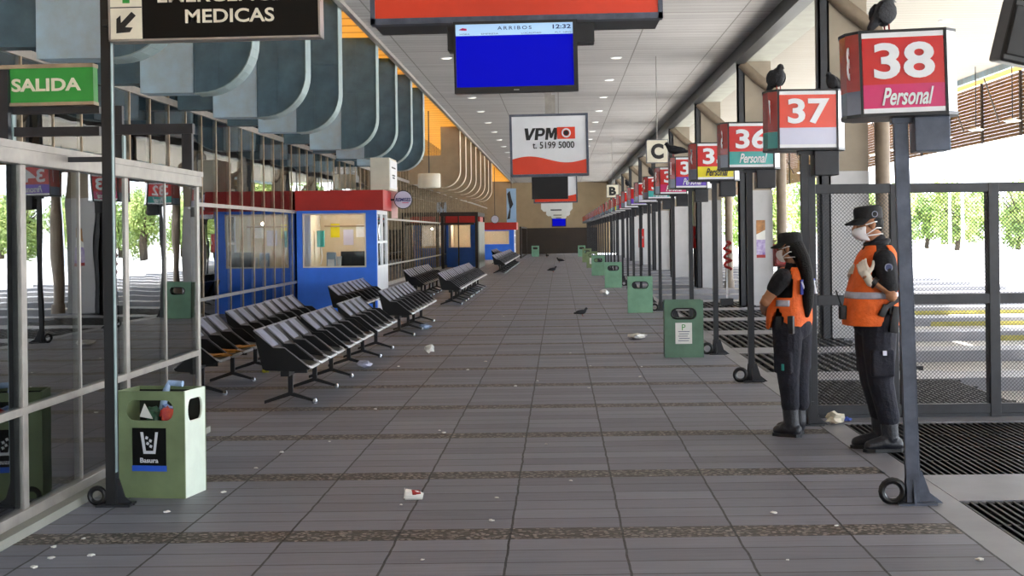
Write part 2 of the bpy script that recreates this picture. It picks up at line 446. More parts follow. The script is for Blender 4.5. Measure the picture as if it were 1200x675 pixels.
# the long glazed facade behind the waiting area
w2 = sempty('window_2', (-5.45, 0, 0))
bm = B()
y = 2.65
while y < YE:
    bx(bm, -0.016, 0.006, y-0.014, y+0.014, 0.0, 5.5); y += 0.93
obj('mullion', bm, m_bronze, w2)
bm = B()
for z, t in ((0.64, 0.05), (2.09, 0.06), (3.5, 0.09), (4.6, 0.05)): bx(bm, -0.02, 0.012, 2, YE, z-t/2, z+t/2)
bx(bm, -0.06, 0.06, 2, YE, 0, 0.1)
obj('transom', bm, m_alu, w2)
obj('pane', bx(B(), -0.015, -0.005, 2, YE, 0.1, 5.5), m_glass, w2)
# inner gallery floor and ceiling edge seen through the glass
slab('trim_11', -9, -5.6, 2, YE, 3.3, 3.45, m_beige)

# unseen area lights added to brighten the hall behind the facade
for k in range(9):
    la = bpy.data.lights.new('hall_fill', 'AREA'); la.shape = 'RECTANGLE'; la.size = 1.2; la.size_y = 6; la.energy = 220; la.color = (1, 0.93, 0.82)
    lo = bpy.data.objects.new('hall_fill', la); COL.objects.link(lo); lo.location = (-7.2, 14+11*k, 5.95)
# pillars with steel angle and downpipe
for i in range(-1, 10):
    y = 21.3+9.65*i
    if i == -1: y = 11.2
    if y > YE-1 or i == -1: continue
    p = sempty('column', (3.93, y, 0))
    obj('shaft', bx(B(), 0.06, 0.62, 0, 1.15, 2.45, 5.2, 0.004), m_conc, p); obj('painted_base', bx(B(), 0.055, 0.625, -0.005, 1.155, 0, 2.45, 0.004), m_pillar, p)
    bm = bx(B(), -0.10, 0.06, -0.03, 0.02, 0, 5.18); bx(bm, -0.10, -0.07, -0.03, 0.13, 0, 5.18); bx(bm, 0.03, 0.059, -0.03, 0.13, 0, 5.18)
    obj('steel_angle', bm, m_steel, p)
    bm = tube(B(), [(0.0, 0.0, 5.15), (0.3, -0.06, 4.85), (0.72, -0.12, 4.5), (0.80, -0.12, 4.36), (0.80, -0.12, 0.15)], 0.11, 14)
    lathe(bm, [(0.145, 4.28), (0.145, 4.4)], (0.80, -0.12, 0), 14); lathe(bm, [(0.14, 0.0), (0.14, 0.2)], (0.80, -0.12, 0), 14)
    obj('downpipe', bm, m_rust, p, True)
# ------------------------------------------------------------------ slatted screen along the far canopy edge
scr = thing('slatted_screen', 'long brown slatted screen hanging under the far canopy edge above the bus lanes', 'screen', (12.1, 48, 4.0))
bm = B()
z = 0.0
while z < 1.66:
    box(bm, (0, 0, z+0.05), (0.018, 124, 0.093), (0, 0.18, 0)); z += 0.098
obj('slat', bm, m_louver, scr)['kind'] = 'stuff'
bm = B()
for k in range(36): bx(bm, -0.09, -0.03, -62+SP*k-0.05, -62+SP*k+0.05, -0.02, 1.7)
obj('upright', bm, m_truss, scr)
bm = B()
for k in range(36): tube(bm, [(-1.05, -62+SP*k, 1.62), (-0.1, -62+SP*k+SP*0.5, 0.45)], 0.022, 6)
obj('brace', bm, m_truss, scr)
pend0 = None
for k in range(14):
    loc = (10.4, 24.5+2.9*k, 4.02)
    if pend0 is None:
        t = pend0 = thing('pendant_light', '', 'light', loc)
        obj('stem', tube(B(), [(0, 0, 0.06), (0, 0, 1.58)], 0.012, 6), m_steel, t)
        bm = lathe(B(), [(0.03, 0.07), (0.16, 0.035), (0.19, 0.015), (0.19, 0.0)], (0, 0, 0), 14); obj('lamp_shade', bm, m_white, t, True)
        obj('diffuser', lathe(B(), [(0.15, -0.012), (0.16, -0.001)], (0, 0, 0), 14), m_lamp, t)
    else: t = dup(pend0, loc)
    t['label'] = 'thin pendant lamp hanging in the row before the brown slatted screen under the right canopy'; t['group'] = 'pendant lamps under the right canopy'

# ------------------------------------------------------------------ drain grates between the walkway strips
for k in range(-2, 8):
    y0, y1 = 8.5+SP*(k-1)+0.9, 8.5+SP*k
    g = thing('floor_grate', '', 'grate', (2.33, y0+0.01, -0.06))
    L, W = y1-y0-0.02, 1.9
    bm = B()
    if k < 3:
        n = int(W/0.05)
        for i in range(n): bx(bm, i*0.05, i*0.05+0.016, 0, L, 0, 0.055)
    else:
        n = int(W/0.12)
        for i in range(n): bx(bm, i*0.12, i*0.12+0.05, 0, L, 0, 0.055)
    obj('bars', bm, m_gunmetal, g)
    bm = B()
    for i in range(5): bx(bm, 0, W, i*(L-0.03)/4, i*(L-0.03)/4+0.03, -0.005, 0.048)
    obj('cross_bar', bm, m_black, g)
    gl = {-2: None, -1: None, 0: 'black bar grate in the floor nearest the camera at lower right', 1: 'black bar grate between the tall 38 sign post and the mesh gate, under the man',
          2: 'black bar grate directly behind the mesh gate'}.get(k)
    if gl: g['label'] = gl
    elif k < 0: g['label'] = 'black bar grate beside the walkway in front of the camera, out of frame'; g['group'] = 'floor grates before the frame'
    else: g['label'] = 'black bar grate further along the row of bus bays behind sign 36'; g['group'] = 'far floor grates'

# ------------------------------------------------------------------ mesh gate
gt = thing('mesh_gate', 'dark steel gate of perforated mesh panels standing behind the man in the orange vest', 'gate', (2.08, 12.3, 0))
bm = B()
for x0, w in ((0.0, 0.09), (0.72, 0.06), (0.80, 0.08), (1.55, 0.09), (2.4, 0.09), (3.2, 0.09)): bx(bm, x0, x0+w, -0.04, 0.04, 0.0, 1.98 if x0 else 2.15, 0.005)
obj('gate_post', bm, m_steel, gt)
bm = B()
for z0, z1 in ((0.03, 0.11), (0.955, 1.04), (1.90, 1.98)): bx(bm, 0.09, 3.25, -0.035, 0.035, z0, z1, 0.004)
bx(bm, 0.1, 3.2, -0.02, 0.02, 0.0, 0.03)
obj('gate_rail', bm, m_steel, gt)
def mesh_panel(bm, x0, x1, z0, z1, p=0.032):
    # diamond perforated sheet as two families of thin strips
    w, h = x1-x0, z1-z0
    for sgn in (1, -1):
        t = -h
        while t < w:
            # line x = x0+t + s, z = z0 + s (or mirrored)
            a = max(0, -t); b_ = min(h, w-t)
            if b_ > a:
                p0 = Vector((t+a, 0, a)); p1 = Vector((t+b_, 0, b_))
                if sgn < 0: p0.x, p1.x = w-p0.x, w-p1.x
                p0 += Vector((x0, 0, z0)); p1 += Vector((x0, 0, z0))
                n = Vector((0, 0.0025, 0)); d = (p1-p0).normalized(); s = d.cross(Vector((0, 1, 0)))*0.0016
                q = [p0-s-n, p1-s-n, p1+s-n, p0+s-n]; r = [p0-s+n, p1-s+n, p1+s+n, p0+s+n]
                a4 = [bm.verts.new(v) for v in q]; b4 = [bm.verts.new(v) for v in r]
                bm.faces.new(a4); bm.faces.new(list(reversed(b4)))
                for i in range(4): bm.faces.new((a4[i], b4[i], b4[(i+1) % 4], a4[(i+1) % 4]))
            t += p
    return bm
for x0, x1 in ((0.09, 0.72), (0.88, 1.55), (1.64, 2.4)):
    bm = B(); mesh_panel(bm, x0, x1, 0.11, 0.955); mesh_panel(bm, x0, x1, 1.04, 1.90)
    obj('mesh_panel', bm, m_steel, gt)
# a dark square post a little behind the gate
tag(obj('steel_post', bx(B(), -0.05, 0.05, -0.05, 0.05, 0, 1.93), m_steel, loc=(at(1145, 300, 13.2).x, 12.75, 0)), 'dark square steel post standing just behind the mesh gate at far right', 'post')

# ------------------------------------------------------------------ sign posts of the bays
BANDS = {38: m_pink, 37: m_lav, 36: m_teal, 35: m_yel, 34: m_pur, 33: m_pink, 32: m_teal, 31: m_lav, 30: m_pur}
BN = {38: 'magenta', 37: 'plain lavender', 36: 'teal', 35: 'yellow', 34: 'purple', 33: 'pink', 32: 'teal', 31: 'pale', 30: 'purple'}
def signpost(num, y, near):
    x = 2.01
    nm = 'red bay sign number %d with a %s band on a pole' % (num, BN.get(num, 'pale'))
    ex = {38: ', nearest', 37: ', second in row', 36: ', third from the camera', 35: ', fourth in the row', 34: ', behind number 35'}.get(num, ', far row')
    lean = 0.022 if num == 38 else 0.0
    t = thing('bay_sign', nm+ex, 'sign', (x, y, 0), 0)
    t.rotation_euler = (0, -lean, -0.09 if num == 38 else 0)
    if lean: t.location.x += 0.025
    # pole: steel channel
    q = 0.036 if num == 38 else 0.028
    bm = bx(B(), -q, q, -0.035, -0.027, 0, 2.24); bx(bm, -q, -q+0.008, -0.027, 0.04, 0, 2.24); bx(bm, q-0.008, q, -0.027, 0.04, 0, 2.24)
    bx(bm, q+0.002, q+0.007, -0.03, 0.03, 0.16, 2.24)
    obj('pole', bm, m_steel2 if num == 38 else m_steel, t)
    bm = B()
    prism(bm, [(-0.075, 0.0), (0.175, 0.0), (0.10, 0.06), (0.058, 0.19), (-0.036, 0.19), (-0.05, 0.06)], XZ, 0.012)
    box(bm, (0.02, 0.0, 0.006), (0.22, 0.16, 0.012)); prism(bm, [(-0.08, 0.01), (0.08, 0.01), (0.03, 0.16), (-0.03, 0.16)], lambda a, b, d: Vector((d, a, b)), 0.012)
    obj('base_flange', bm, m_steel2 if num == 38 else m_steel, t)
    bm = tube(B(), [(-0.115+0.062*math.cos(a), -0.01, 0.075+0.062*math.sin(a)) for a in [2*PI*i/16 for i in range(16)]], 0.020, 8, closed=True)
    obj('base_ring', bm, m_black, t, True)
    # housing: six-sided lantern, front and back panels with bowed sides
    Z0, Z1, ZM = 2.24, 2.73, 2.42
    fr, mid, y0, ym, y1 = 0.238, 0.335, -0.22, 0.02, 0.26
    if num <= 32: Z0, Z1, ZM = 2.24, 2.70, 2.41
    out = [(-fr, y0), (fr, y0), (mid-0.02, y0+0.10), (mid, ym), (mid-0.02, y1-0.10), (fr, y1), (-fr, y1), (-mid+0.02, y1-0.10), (-mid, ym), (-mid+0.02, y0+0.10)]
    sc = lambda q, s: [(a*s, (b-0.02)*s+0.02) for a, b in q]
    bm = prism(B(), sc(out, 1.0), lambda a, b, d: Vector((a, b, Z1-0.016+d)), 0.016); prism(bm, sc(out, 1.0), lambda a, b, d: Vector((a, b, Z0+d)), 0.018)
    for sx in (-1, 1):
        for yy in (y0+0.004, y1-0.004): box(bm, (sx*fr, yy, (Z0+Z1)/2), (0.013, 0.013, Z1-Z0))
    obj('sign_frame', bm, m_black, t)
    def facade(name, y, za, zb, m):
        return obj(name, bx(B(), -fr+0.01, fr-0.01, y-0.004, y+0.004, za, zb), m, t)
    band = BANDS.get(num, [m_pink, m_lav, m_teal, m_yel][num % 4])
    facade('number_panel', y0+0.008, ZM, Z1-0.045, m_redo if num == 37 else m_red); obj('top_strip', bx(B(), -fr+0.01, fr-0.01, y0+0.004, y0+0.012, Z1-0.045, Z1-0.016), m_white, t)
    facade('brand_band', y0+0.008, Z0+0.045, ZM, band); obj('bottom_strip', bx(B(), -fr+0.01, fr-0.01, y0+0.004, y0+0.012, Z0+0.018, Z0+0.045), m_white, t)
    facade('back_panel', y1-0.008, Z0+0.018, Z1-0.016, m_red)
    def side(name, sx, za, zb, m):
        pr = [p for p in (out[1:6] if sx > 0 else [out[0], out[9], out[8], out[7], out[6]])]
        bm = B()
        for (a, b), (c, d) in zip(pr, pr[1:]):
            vs = [bm.verts.new(v) for v in ((a*0.985, b, za), (c*0.985, d, za), (c*0.985, d, zb), (a*0.985, b, zb))]; bm.faces.new(vs)
            vs = [bm.verts.new(v) for v in ((a*0.97, b, za), (c*0.97, d, za), (c*0.97, d, zb), (a*0.97, b, zb))]; bm.faces.new(vs)
        return obj(name, bm, m, t)
    side('side_panel', -1, ZM-0.03, Z1-0.016, m_side); side('side_band', -1, Z0+0.018, ZM-0.03, m_sideg if num != 37 else m_teal)
    if near:
        side('side_panel', 1, Z0+0.018, Z1-0.016, m_sidew)
        text('number', str(num), 0.335 if num < 38 else 0.34, 0.205, m_white, t, (0.005, y0-0.001, (ZM+Z1-0.045)/2), bold=0.028, ext=0.003)
        text('side_number', str(num), 0.26, 0.19, m_white, t, (-fr-0.042, y0+0.12, ZM+0.13), (PI/2, 0, -PI/2-0.28), bold=0.028, ext=0.002)
        if num != 37:
            text('brand_lettering', 'Personal', 0.29, 0.10, m_ink if num == 35 else m_white, t, (0.02, y0-0.001, ZM-0.07), bold=0.018, shear=0.38, ext=0.003)
    elif num > 27:
        text('number', str(num), 0.335, 0.205, m_white, t, (0.005, y0-0.001, (ZM+Z1-0.045)/2), bold=0.028, ext=0.003)
    bm = bx(B(), 0.07, 0.27, -0.10, 0.12, Z0-0.20, Z0, 0.006); bx(bm, -0.05, 0.1, -0.05, 0.06, Z0-0.03, Z0)
    obj('control_box', bm, m_steel if num != 38 else m_steel2, t)
    return t
SIGNS = {}
for k in range(0, 29):
    SIGNS[38-k] = signpost(38-k, 8.43+SP*k, k < 7)
# the small remaining ones far away are alike
for n in range(10, 30): SIGNS[n]['label'] = 'red bay number sign on a dark pole far down the right side of the platform'; SIGNS[n]['group'] = 'far bay signs'

# ------------------------------------------------------------------ green bins on the right
def bin_right(m, y, x, h, label, notice):
    t = thing('litter_bin', label, 'bin', (x, y, 0), -0.02)
    w, d, T = 0.245, 0.16, 0.012
    def panel(bm, yy):
        # front with a rounded slot cut right through
        zs0, zs1, xs, r = h*0.68, h*0.86, 0.155, h*0.09
        n = 8; slot = [(xs-r+r*math.sin(a), (zs0+zs1)/2+r*math.cos(a)) for a in [PI*i/n for i in range(n+1)]]
        slot += [(-(xs-r)-r*math.sin(a), (zs0+zs1)/2-r*math.cos(a)) for a in [PI*i/n for i in range(n+1)]]
        outer = []
        for a, b in slot:
            q = Vector((a, b-(zs0+zs1)/2)); outer.append((w if a > 0 else -w, b))
        # build as strips: below, above, and left/right pieces following the slot curve
        bx(bm, -w, w, yy, yy+T, 0, zs0); bx(bm, -w, w, yy, yy+T, zs1, h)
        for sg in (1, -1):
            half = [(sg*a, b) for a, b in slot[:n+1]]
            prism(bm, [(sg*w, zs1)]+half+[(sg*w, zs0)], lambda a, b, dd: Vector((a, yy+dd, b)), T)
    bm = B(); panel(bm, -d); panel(bm, d-T)
    bx(bm, -w, -w+T, -d+T, d-T, 0, h); bx(bm, w-T, w, -d+T, d-T, 0, h)
    obj('bin_body', bm, m, t)
    obj('liner', bx(B(), -w+T+0.001, w-T-0.001, -d+T+0.001, d-T-0.001, 0.01, h*0.62), m_inside, t)
    # dark rubber edging of the slots
    rimp = [(x_, -d-0.003, z_) for x_, z_ in [(0.155-h*0.09+h*0.09*math.sin(a), h*0.77+h*0.09*math.cos(a)) for a in [PI*i/8 for i in range(9)]]]
    rimp += [(-p[0], p[1], 2*h*0.77-p[2]) for p in rimp]
    obj('slot_edging', tube(B(), rimp, 0.010, 6, closed=True), m_black, t)
    if notice:
        nt = obj('notice', bx(B(), -0.11, 0.10, -d-0.004, -d, h*0.24, h*0.61), m_paper, t)
        text('notice_heading', 'P', 0.045, 0.075, m_green, nt, (-0.005, -d-0.005, h*0.53), ext=0.001)
        bm = B()
        for i in range(5): bx(bm, -0.075+0.01*(i % 2), 0.07-0.012*(i % 3), -d-0.0055, -d-0.004, h*(0.45-0.04*i), h*(0.462-0.04*i))
        obj('notice_lines', bm, m_sideg, nt)
    return t
bin_right(m_bin2, 18.50, 1.565, 0.72, 'green litter bin with a white notice, nearest in the right hand row', True)
bin_right(m_bin3, 28.7, 1.58, 0.71, 'pale green litter bin, second in the right hand row', False)
bin_right(m_bin3, 41.6, 1.53, 0.73, 'green litter bin with a round slot, third in the right hand row', False)
bin_right(m_bin3, 53.5, 1.42, 0.73, 'pale green litter bin, fourth in the right hand row', False)
bin_right(m_bin, 65, 1.45, 0.73, 'olive green litter bin, fifth in the right hand row', True)
bin_right(m_bin, 77, 1.45, 0.73, 'olive green litter bin, sixth in the right hand row', False)
bin_right(m_bin3, 95, 1.45, 0.73, 'green litter bin, last of the right hand row by the end wall', False)
bin_right(m_bin3, 97, -1.62, 0.73, 'small pale green litter bin far left by the last black seats', False)
# ------------------------------------------------------------------ big green bin by the left post
t = thing('litter_bin', 'large green litter bin with a black and blue sticker beside the left post', 'bin', (-2.50, 9.06, 0), -0.17)
W_, D_, H_, T_ = 0.225, 0.16, 0.655, 0.012
def slot_panel(bm, half, fn, zs0, zs1, xs, r, T):
    n = 8; zc = (zs0+zs1)/2; hh = (zs1-zs0)/2
    bmr = [(-half, 0), (half, 0), (half, zs0), (-half, zs0)]; prism(bm, bmr, fn, T)
    prism(bm, [(-half, zs1), (half, zs1), (half, H_), (-half, H_)], fn, T)
    for sg in (1, -1):
        hp = [(sg*(xs-r+r*math.sin(PI*i/n)), zc+hh*math.cos(PI*i/n)) for i in range(n+1)]
        prism(bm, [(sg*half, zs1)]+hp+[(sg*half, zs0)], fn, T)
bm = B()
slot_panel(bm, W_, lambda a, b, d: Vector((a, -D_+d, b)), 0.475, 0.60, 0.155, 0.05, T_)
slot_panel(bm, W_, lambda a, b, d: Vector((a, D_-d, b)), 0.475, 0.60, 0.155, 0.05, T_)
bx(bm, -W_, -W_+T_, -D_+T_, D_-T_, 0, H_)
obj('bin_body', bm, m_bin, t)
bm = B(); slot_panel(bm, D_-T_-0.001, lambda a, b, d: Vector((W_-d, a, b)), 0.465, 0.60, 0.105, 0.04, T_)
obj('end_panel', bm, mat('bin_end_lit', '#e2eedd', 0.5, 0, 0.06, 4), t)  # end panel coloured pale for the light falling on it from the right
obj('liner', bx(B(), -W_+T_+0.002, W_-T_-0.002, -D_+T_+0.002, D_-T_-0.002, 0.01, 0.44), m_inside, t)
obj('slot_shade_sheet', bx(B(), -W_+T_+0.002, W_-T_-0.002, D_-T_-0.006, D_-T_-0.002, 0.44, 0.635), m_inside, t)  # added dark sheet standing in for the shade behind the slot
st = obj('sticker', bx(B(), -0.115, 0.105, -D_-0.003, -D_, 0.20, 0.43), m_blackg, t)
obj('sticker_stripe', bx(B(), -0.118, 0.108, -D_-0.0035, -D_, 0.165, 0.20), mat('sticker_blue', '#2f62d8', 0.4, 0, 0.05, 4), st)
bm = prism(B(), [(-0.062, 0.405), (-0.043, 0.405), (-0.026, 0.29), (0.022, 0.29), (0.036, 0.405), (0.054, 0.405), (0.036, 0.272), (-0.042, 0.272)], lambda a, b, d: Vector((a, -D_-0.004+d, b)), 0.001)
for px, pz in ((-0.02, 0.37), (0.004, 0.352), (-0.014, 0.335), (0.006, 0.318)): box(bm, (px, -D_-0.0035, pz), (0.017, 0.001, 0.017), (0, 0.4, 0))
obj('bin_emblem', bm, m_white, st)
text('sticker_lettering', 'Basura', 0.118, 0.03, m_white, st, (-0.005, -D_-0.004, 0.232), bold=0.02, ext=0.001)
# rubbish in it
def crumple(bm, c, s, seed, sub=2):
    r = random.Random(seed); n0 = len(bm.verts)
    ell(bm, c, s, (0, 0, r.random()*6), sub)
    bm.verts.ensure_lookup_table()
    for v in bm.verts[n0:]:
        q = v.co-Vector(c); v.co = Vector(c)+q*(0.6+0.75*r.random())
    return bm
BR = Matrix.Translation((-2.50, 9.06, 0)) @ Matrix.Rotation(-0.17, 4, 'Z')
def in_bin(x, y, z): return BR @ Vector((x, y, z))
m_rub = mat('wrapper_red_yellow', '#e2571f', 0.35, 0, 0.3, 14, alt='#b01a30')
m_wrapg = mat('wrapper_green', '#3d6b52', 0.4, 0, 0.3, 14)
o = obj('snack_wrapper', crumple(box(B(), (0.0, -0.045, 0.01), (0.085, 0.05, 0.075), (0, 0.1, 0.2), 0.006), (-0.02, 0, 0), (0.05, 0.04, 0.05), 3), m_rub, loc=in_bin(0.075, -0.02, 0.492)); tag(o, 'red and yellow snack wrapper showing in the slot of the big green bin', 'wrapper')
o = obj('paper_carton', crumple(B(), (0, 0, 0), (0.045, 0.04, 0.05), 5), m_wrapg, loc=in_bin(-0.04, -0.02, 0.492)); tag(o, 'crumpled dark green carton showing in the slot of the big green bin', 'carton')
o = obj('paper_napkin', prism(B(), [(-0.05, -0.03), (0.03, -0.045), (-0.02, 0.05)], XZ, 0.012), m_paper, loc=in_bin(-0.05, -0.085, 0.52)); tag(o, 'white folded paper sticking up in the slot of the big green bin', 'paper')
o = obj('plastic_bag', crumple(B(), (0, 0, 0), (0.07, 0.05, 0.03), 9), mat('blue_white_plastic', '#b9cbe8', 0.3, 0, 0.3, 20, alt='#4a74c0'), loc=in_bin(0.02, 0.05, 0.52)); tag(o, 'pale blue plastic bag on the rubbish inside the big green bin', 'bag')
bm = tube(B(), [in_bin(-0.02, 0.06, 0.52)-Vector((-2.5, 9.06, 0.45)), in_bin(0.0, 0.08, 0.64)-Vector((-2.5, 9.06, 0.45)), in_bin(0.01, 0.1, 0.68)-Vector((-2.5, 9.06, 0.45)), in_bin(0.10, 0.1, 0.675)-Vector((-2.5, 9.06, 0.45))], [0.022, 0.022, 0.02, 0.02], 10)
o = obj('plastic_bottle', bm, mat('bottle_pale_blue', '#a8c4ea', 0.2, 0, 0.15, 18), None, True, (-2.5, 9.06, 0.45)); tag(o, 'pale blue plastic bottle lying on the rim of the big green bin', 'bottle')

# ------------------------------------------------------------------ left steel post with the hanging signs
PX, PY = -2.69, 8.68
t = thing('steel_post', 'tall dark steel post between the glass wall and the big green bin', 'post', (PX, PY, 0))
bm = bx(B(), -0.03, 0.026, -0.04, -0.03, 0, 5.4); bx(bm, -0.03, -0.02, -0.03, 0.04, 0, 5.4); bx(bm, 0.014, 0.026, -0.03, 0.04, 0, 5.4)
obj('pole', bm, m_postdark, t)
obj('edge_strip', bx(B(), 0.027, 0.032, -0.035, 0.0, 0.2, 5.39), m_palestrip, t)
bm = prism(B(), [(-0.07, 0), (0.13, 0), (0.07, 0.05), (0.036, 0.16), (-0.03, 0.16), (-0.045, 0.05)], XZ, 0.012); box(bm, (0.02, 0.0, 0.006), (0.2, 0.15, 0.012))
obj('base_flange', bm, m_steel, t)
obj('base_ring', tube(B(), [(-0.09+0.045*math.cos(a), -0.01, 0.06+0.045*math.sin(a)) for a in [2*PI*i/16 for i in range(16)]], 0.016, 8, closed=True), m_black, t, True)
obj('wall_bracket', bx(B(), -0.27, -0.03, -0.015, 0.015, 2.055, 2.085), m_steel, t)

# EMERGENCIAS MEDICAS sign, facing the camera, to the right of the post
d = 8.6
p0, p1 = at(130, 50, d), at(377, 44, d)
cx, w, zb, zt = (p0.x+p1.x)/2, p1.x-p0.x, (p0.z+p1.z)/2, (p0.z+p1.z)/2+0.36
t = thing('hanging_sign', 'black sign reading EMERGENCIAS MEDICAS with a cream arrow panel, on the left post', 'sign', (cx, d+0.02, zb), 0)
t.rotation_euler = (0, -0.012, 0)
sd = w/2
obj('sign_box', bx(B(), -sd+0.01, sd-0.01, -0.05, 0.06, 0.012, 0.348, 0.004), m_blackg, t)
bm = bx(B(), -sd, sd, -0.06, 0.07, 0, 0.012); bx(bm, -sd, sd, -0.06, 0.07, 0.348, 0.36); bx(bm, -sd, -sd+0.011, -0.06, 0.07, 0, 0.36); bx(bm, sd-0.011, sd, -0.06, 0.07, 0, 0.36)
obj('sign_frame', bm, m_alu, t)
ap = obj('arrow_panel', bx(B(), -sd+0.012, -sd+0.197, -0.056, -0.05, 0.014, 0.346), m_ctext, t)
obj('panel_divider', bx(B(), -sd+0.012, -sd+0.197, -0.058, -0.056, 0.197, 0.203), m_ink, ap)
q = lambda x, z: (-sd+0.012+x, 0.014+z)
bm = B()
a45 = math.radians(45)
pl = [(-0.068, -0.068), (-0.068, 0.035), (-0.045, 0.012), (0.035, 0.082), (0.062, 0.052), (-0.012, -0.022), (0.030, -0.062)]
prism(bm, [q(0.095+a, 0.095+b) for a, b in [(-0.062, -0.06), (-0.06, 0.025), (-0.036, 0.045), (-0.034, 0.0), (0.03, 0.065), (0.055, 0.042), (-0.01, -0.025), (0.035, -0.028), (0.018, -0.055)]], lambda a, b, dd: Vector((a, -0.058+dd, b)), 0.002)
obj('arrow', bm, m_ink, ap)
bm = bx(B(), q(0.073, 0)[0], q(0.115, 0)[0], -0.058, -0.056, 0.225, 0.335); bx(bm, q(0.04, 0)[0], q(0.148, 0)[0], -0.0585, -0.056, 0.26, 0.30)
obj('cross', bm, m_green, ap)
k_ = d/F
text('lettering', 'EMERGENCIAS', 0.85, 0.082, m_ctext, t, (at(271, 0, d).x-cx, -0.052, 0.265), bold=0.017, ext=0.003)
text('lettering', 'MEDICAS', 0.525, 0.082, m_ctext, t, (at(271, 24, d).x-cx, -0.052, 0.14), bold=0.017, ext=0.003)
bm = B()
for sx in (-0.5, 0.5): tube(bm, [(sx, 0, 0.355), (sx, 0, 5.4-zb)], 0.012, 6)
bx(bm, -sd-0.05, -sd+0.005, -0.02, 0.02, 0.1, 0.14)
obj('hanger', bm, m_steel, t)

# SALIDA sign to the left of the post with its dark frame
d = 8.72
p0, p1 = at(14, 121, d), at(112, 121, d); zb = p0.z
cx = (p0.x+p1.x)/2; hw = (p1.x-p0.x)/2
t = thing('exit_sign', 'green sign reading SALIDA left of the steel post', 'sign', (cx, d, zb))
t.rotation_euler = (0, -0.012, 0)
obj('sign_box', bx(B(), -hw+0.005, hw, -0.035, 0.05, 0.0, 0.205), m_green, t)
bm = bx(B(), -hw-0.06, hw+0.003, -0.045, 0.055, 0.205, 0.228); bx(bm, -hw, hw+0.003, -0.045, 0.055, -0.02, 0.0)
obj('sign_frame', bm, m_bronze, t)
text('lettering', 'SALIDA', 0.415, 0.078, m_ctext, t, (at(57, 100, d).x-cx, -0.037, 0.105), bold=0.028, ext=0.003)
t = thing('overhead_railing', 'dark steel railing of two bars below the green SALIDA sign', 'frame', (cx, d+0.03, zb))
bm = bx(B(), -hw-0.35, hw+0.02, -0.03, 0.03, -0.065, -0.024); bx(bm, -hw-0.35, hw+0.02, -0.03, 0.03, -0.20, -0.145)
obj('rail', bm, m_steel, t)
bm = bx(B(), -hw-0.10, -hw+0.002, -0.1, 0.04, -0.225, 0.195)
obj('upright', bm, m_steel, t)
obj('edge_strip', bx(B(), -hw+0.003, -hw+0.01, -0.05, 0.0, -0.225, -0.07), m_palestrip, t)
# dark frame on top of the glass wall further back
zb = 2.13
t = thing('overhead_railing', 'dark steel bracket standing on the end of the glass wall right of the post', 'frame', (-2.98, 11.6, zb))
c0, c1 = at(137, 151, 11.6), at(227, 151, 11.6)
bm = bx(B(), c0.x+2.98, c1.x+2.98, -0.04, 0.04, c1.z-zb-0.04, c1.z-zb+0.04); obj('rail', bm, m_steel, t)
bm = bx(B(), c1.x+2.98-0.09, c1.x+2.98-0.01, -0.03, 0.03, 0.0, c1.z-zb-0.03); obj('upright', bm, m_steel, t); bm = bx(B(), c0.x+2.98-0.01, c0.x+2.98+0.05, -0.03, 0.03, 0.0, c1.z-zb+0.19); obj('upright', bm, m_steel, t)
bm = bx(B(), c0.x+2.98+0.05, c0.x+2.98+0.065, -0.04, 0.02, 0.0, c1.z-zb-0.05); obj('edge_strip', bm, m_palestrip, t)

# ------------------------------------------------------------------ hanging red sign box and arrivals screen
d = 11.0
a0, a1 = at(434, 18, d), at(777, 14, d); cx = (a0.x+a1.x)/2; hw = (a1.x-a0.x)/2; zb = at(605, 25, d).z
t = thing('light_box', 'wide orange red light box sign hanging above the blue arrivals screen', 'sign', (cx, d, zb)); t.rotation_euler = (0, -0.012, 0)
bm = bx(B(), -hw, hw, 0.0, 0.12, 0, 0.045); bx(bm, -hw, -hw+0.035, 0.0, 0.12, 0, 0.75); bx(bm, hw-0.035, hw, 0.0, 0.12, 0, 0.75); bx(bm, -hw, hw, 0.0, 0.12, 0.71, 0.75)
obj('sign_frame', bm, m_steel2, t)
obj('sign_face', bx(B(), -hw+0.035, hw-0.035, 0.015, 0.1, 0.045, 0.71), m_redo, t)
obj('housing', bx(B(), -hw+0.02, hw-0.02, 0.121, 0.60, 0.0, 0.72), m_steel, t)
bm = B()
for sx in (-0.7, 0.7): tube(bm, [(sx, 0.3, 0.72), (sx, 0.3, 5.4-zb)], 0.03, 8)
obj('hanger', bm, m_steel, t)
d = 10.85
s0, s1, s2 = at(533, 109, d), at(678, 108, d), at(605, 24.5, d)
cx = (s0.x+s1.x)/2; hw = (s1.x-s0.x)/2; zb = (s0.z+s1.z)/2; hh = s2.z-zb
t = thing('arrivals_screen', 'flat screen showing ARRIBOS over plain blue, hanging in the middle of the hall', 'screen', (cx, d, zb)); t.rotation_euler = (0, -0.012, 0)
e = 0.022
bm = bx(B(), -hw, hw, -0.005, 0.06, 0, hh, 0.004)
obj('housing', bm, m_black, t)
bm = bx(B(), -hw, hw, -0.02, -0.004, 0, 0.045); bx(bm, -hw, hw, -0.02, -0.004, hh-0.02, hh); bx(bm, -hw, -hw+e-0.005, -0.02, -0.004, 0.045, hh-0.02); bx(bm, hw-e-0.01, hw, -0.02, -0.004, 0.045, hh-0.02)
obj('bezel', bm, m_black, t)
sy = -0.006
obj('display', bx(B(), -hw+e-0.005, hw-e-0.01, sy-0.003, sy, 0.045, hh-0.105), m_blueemit, t)
hd = obj('display_header', bx(B(), -hw+e-0.005, hw-e-0.01, sy-0.003, sy, hh-0.105, hh-0.02), m_heademit, t)
m_navyi = mat('navy_ink', '#1b2c70', 0.5, 0, 0.05, 8)
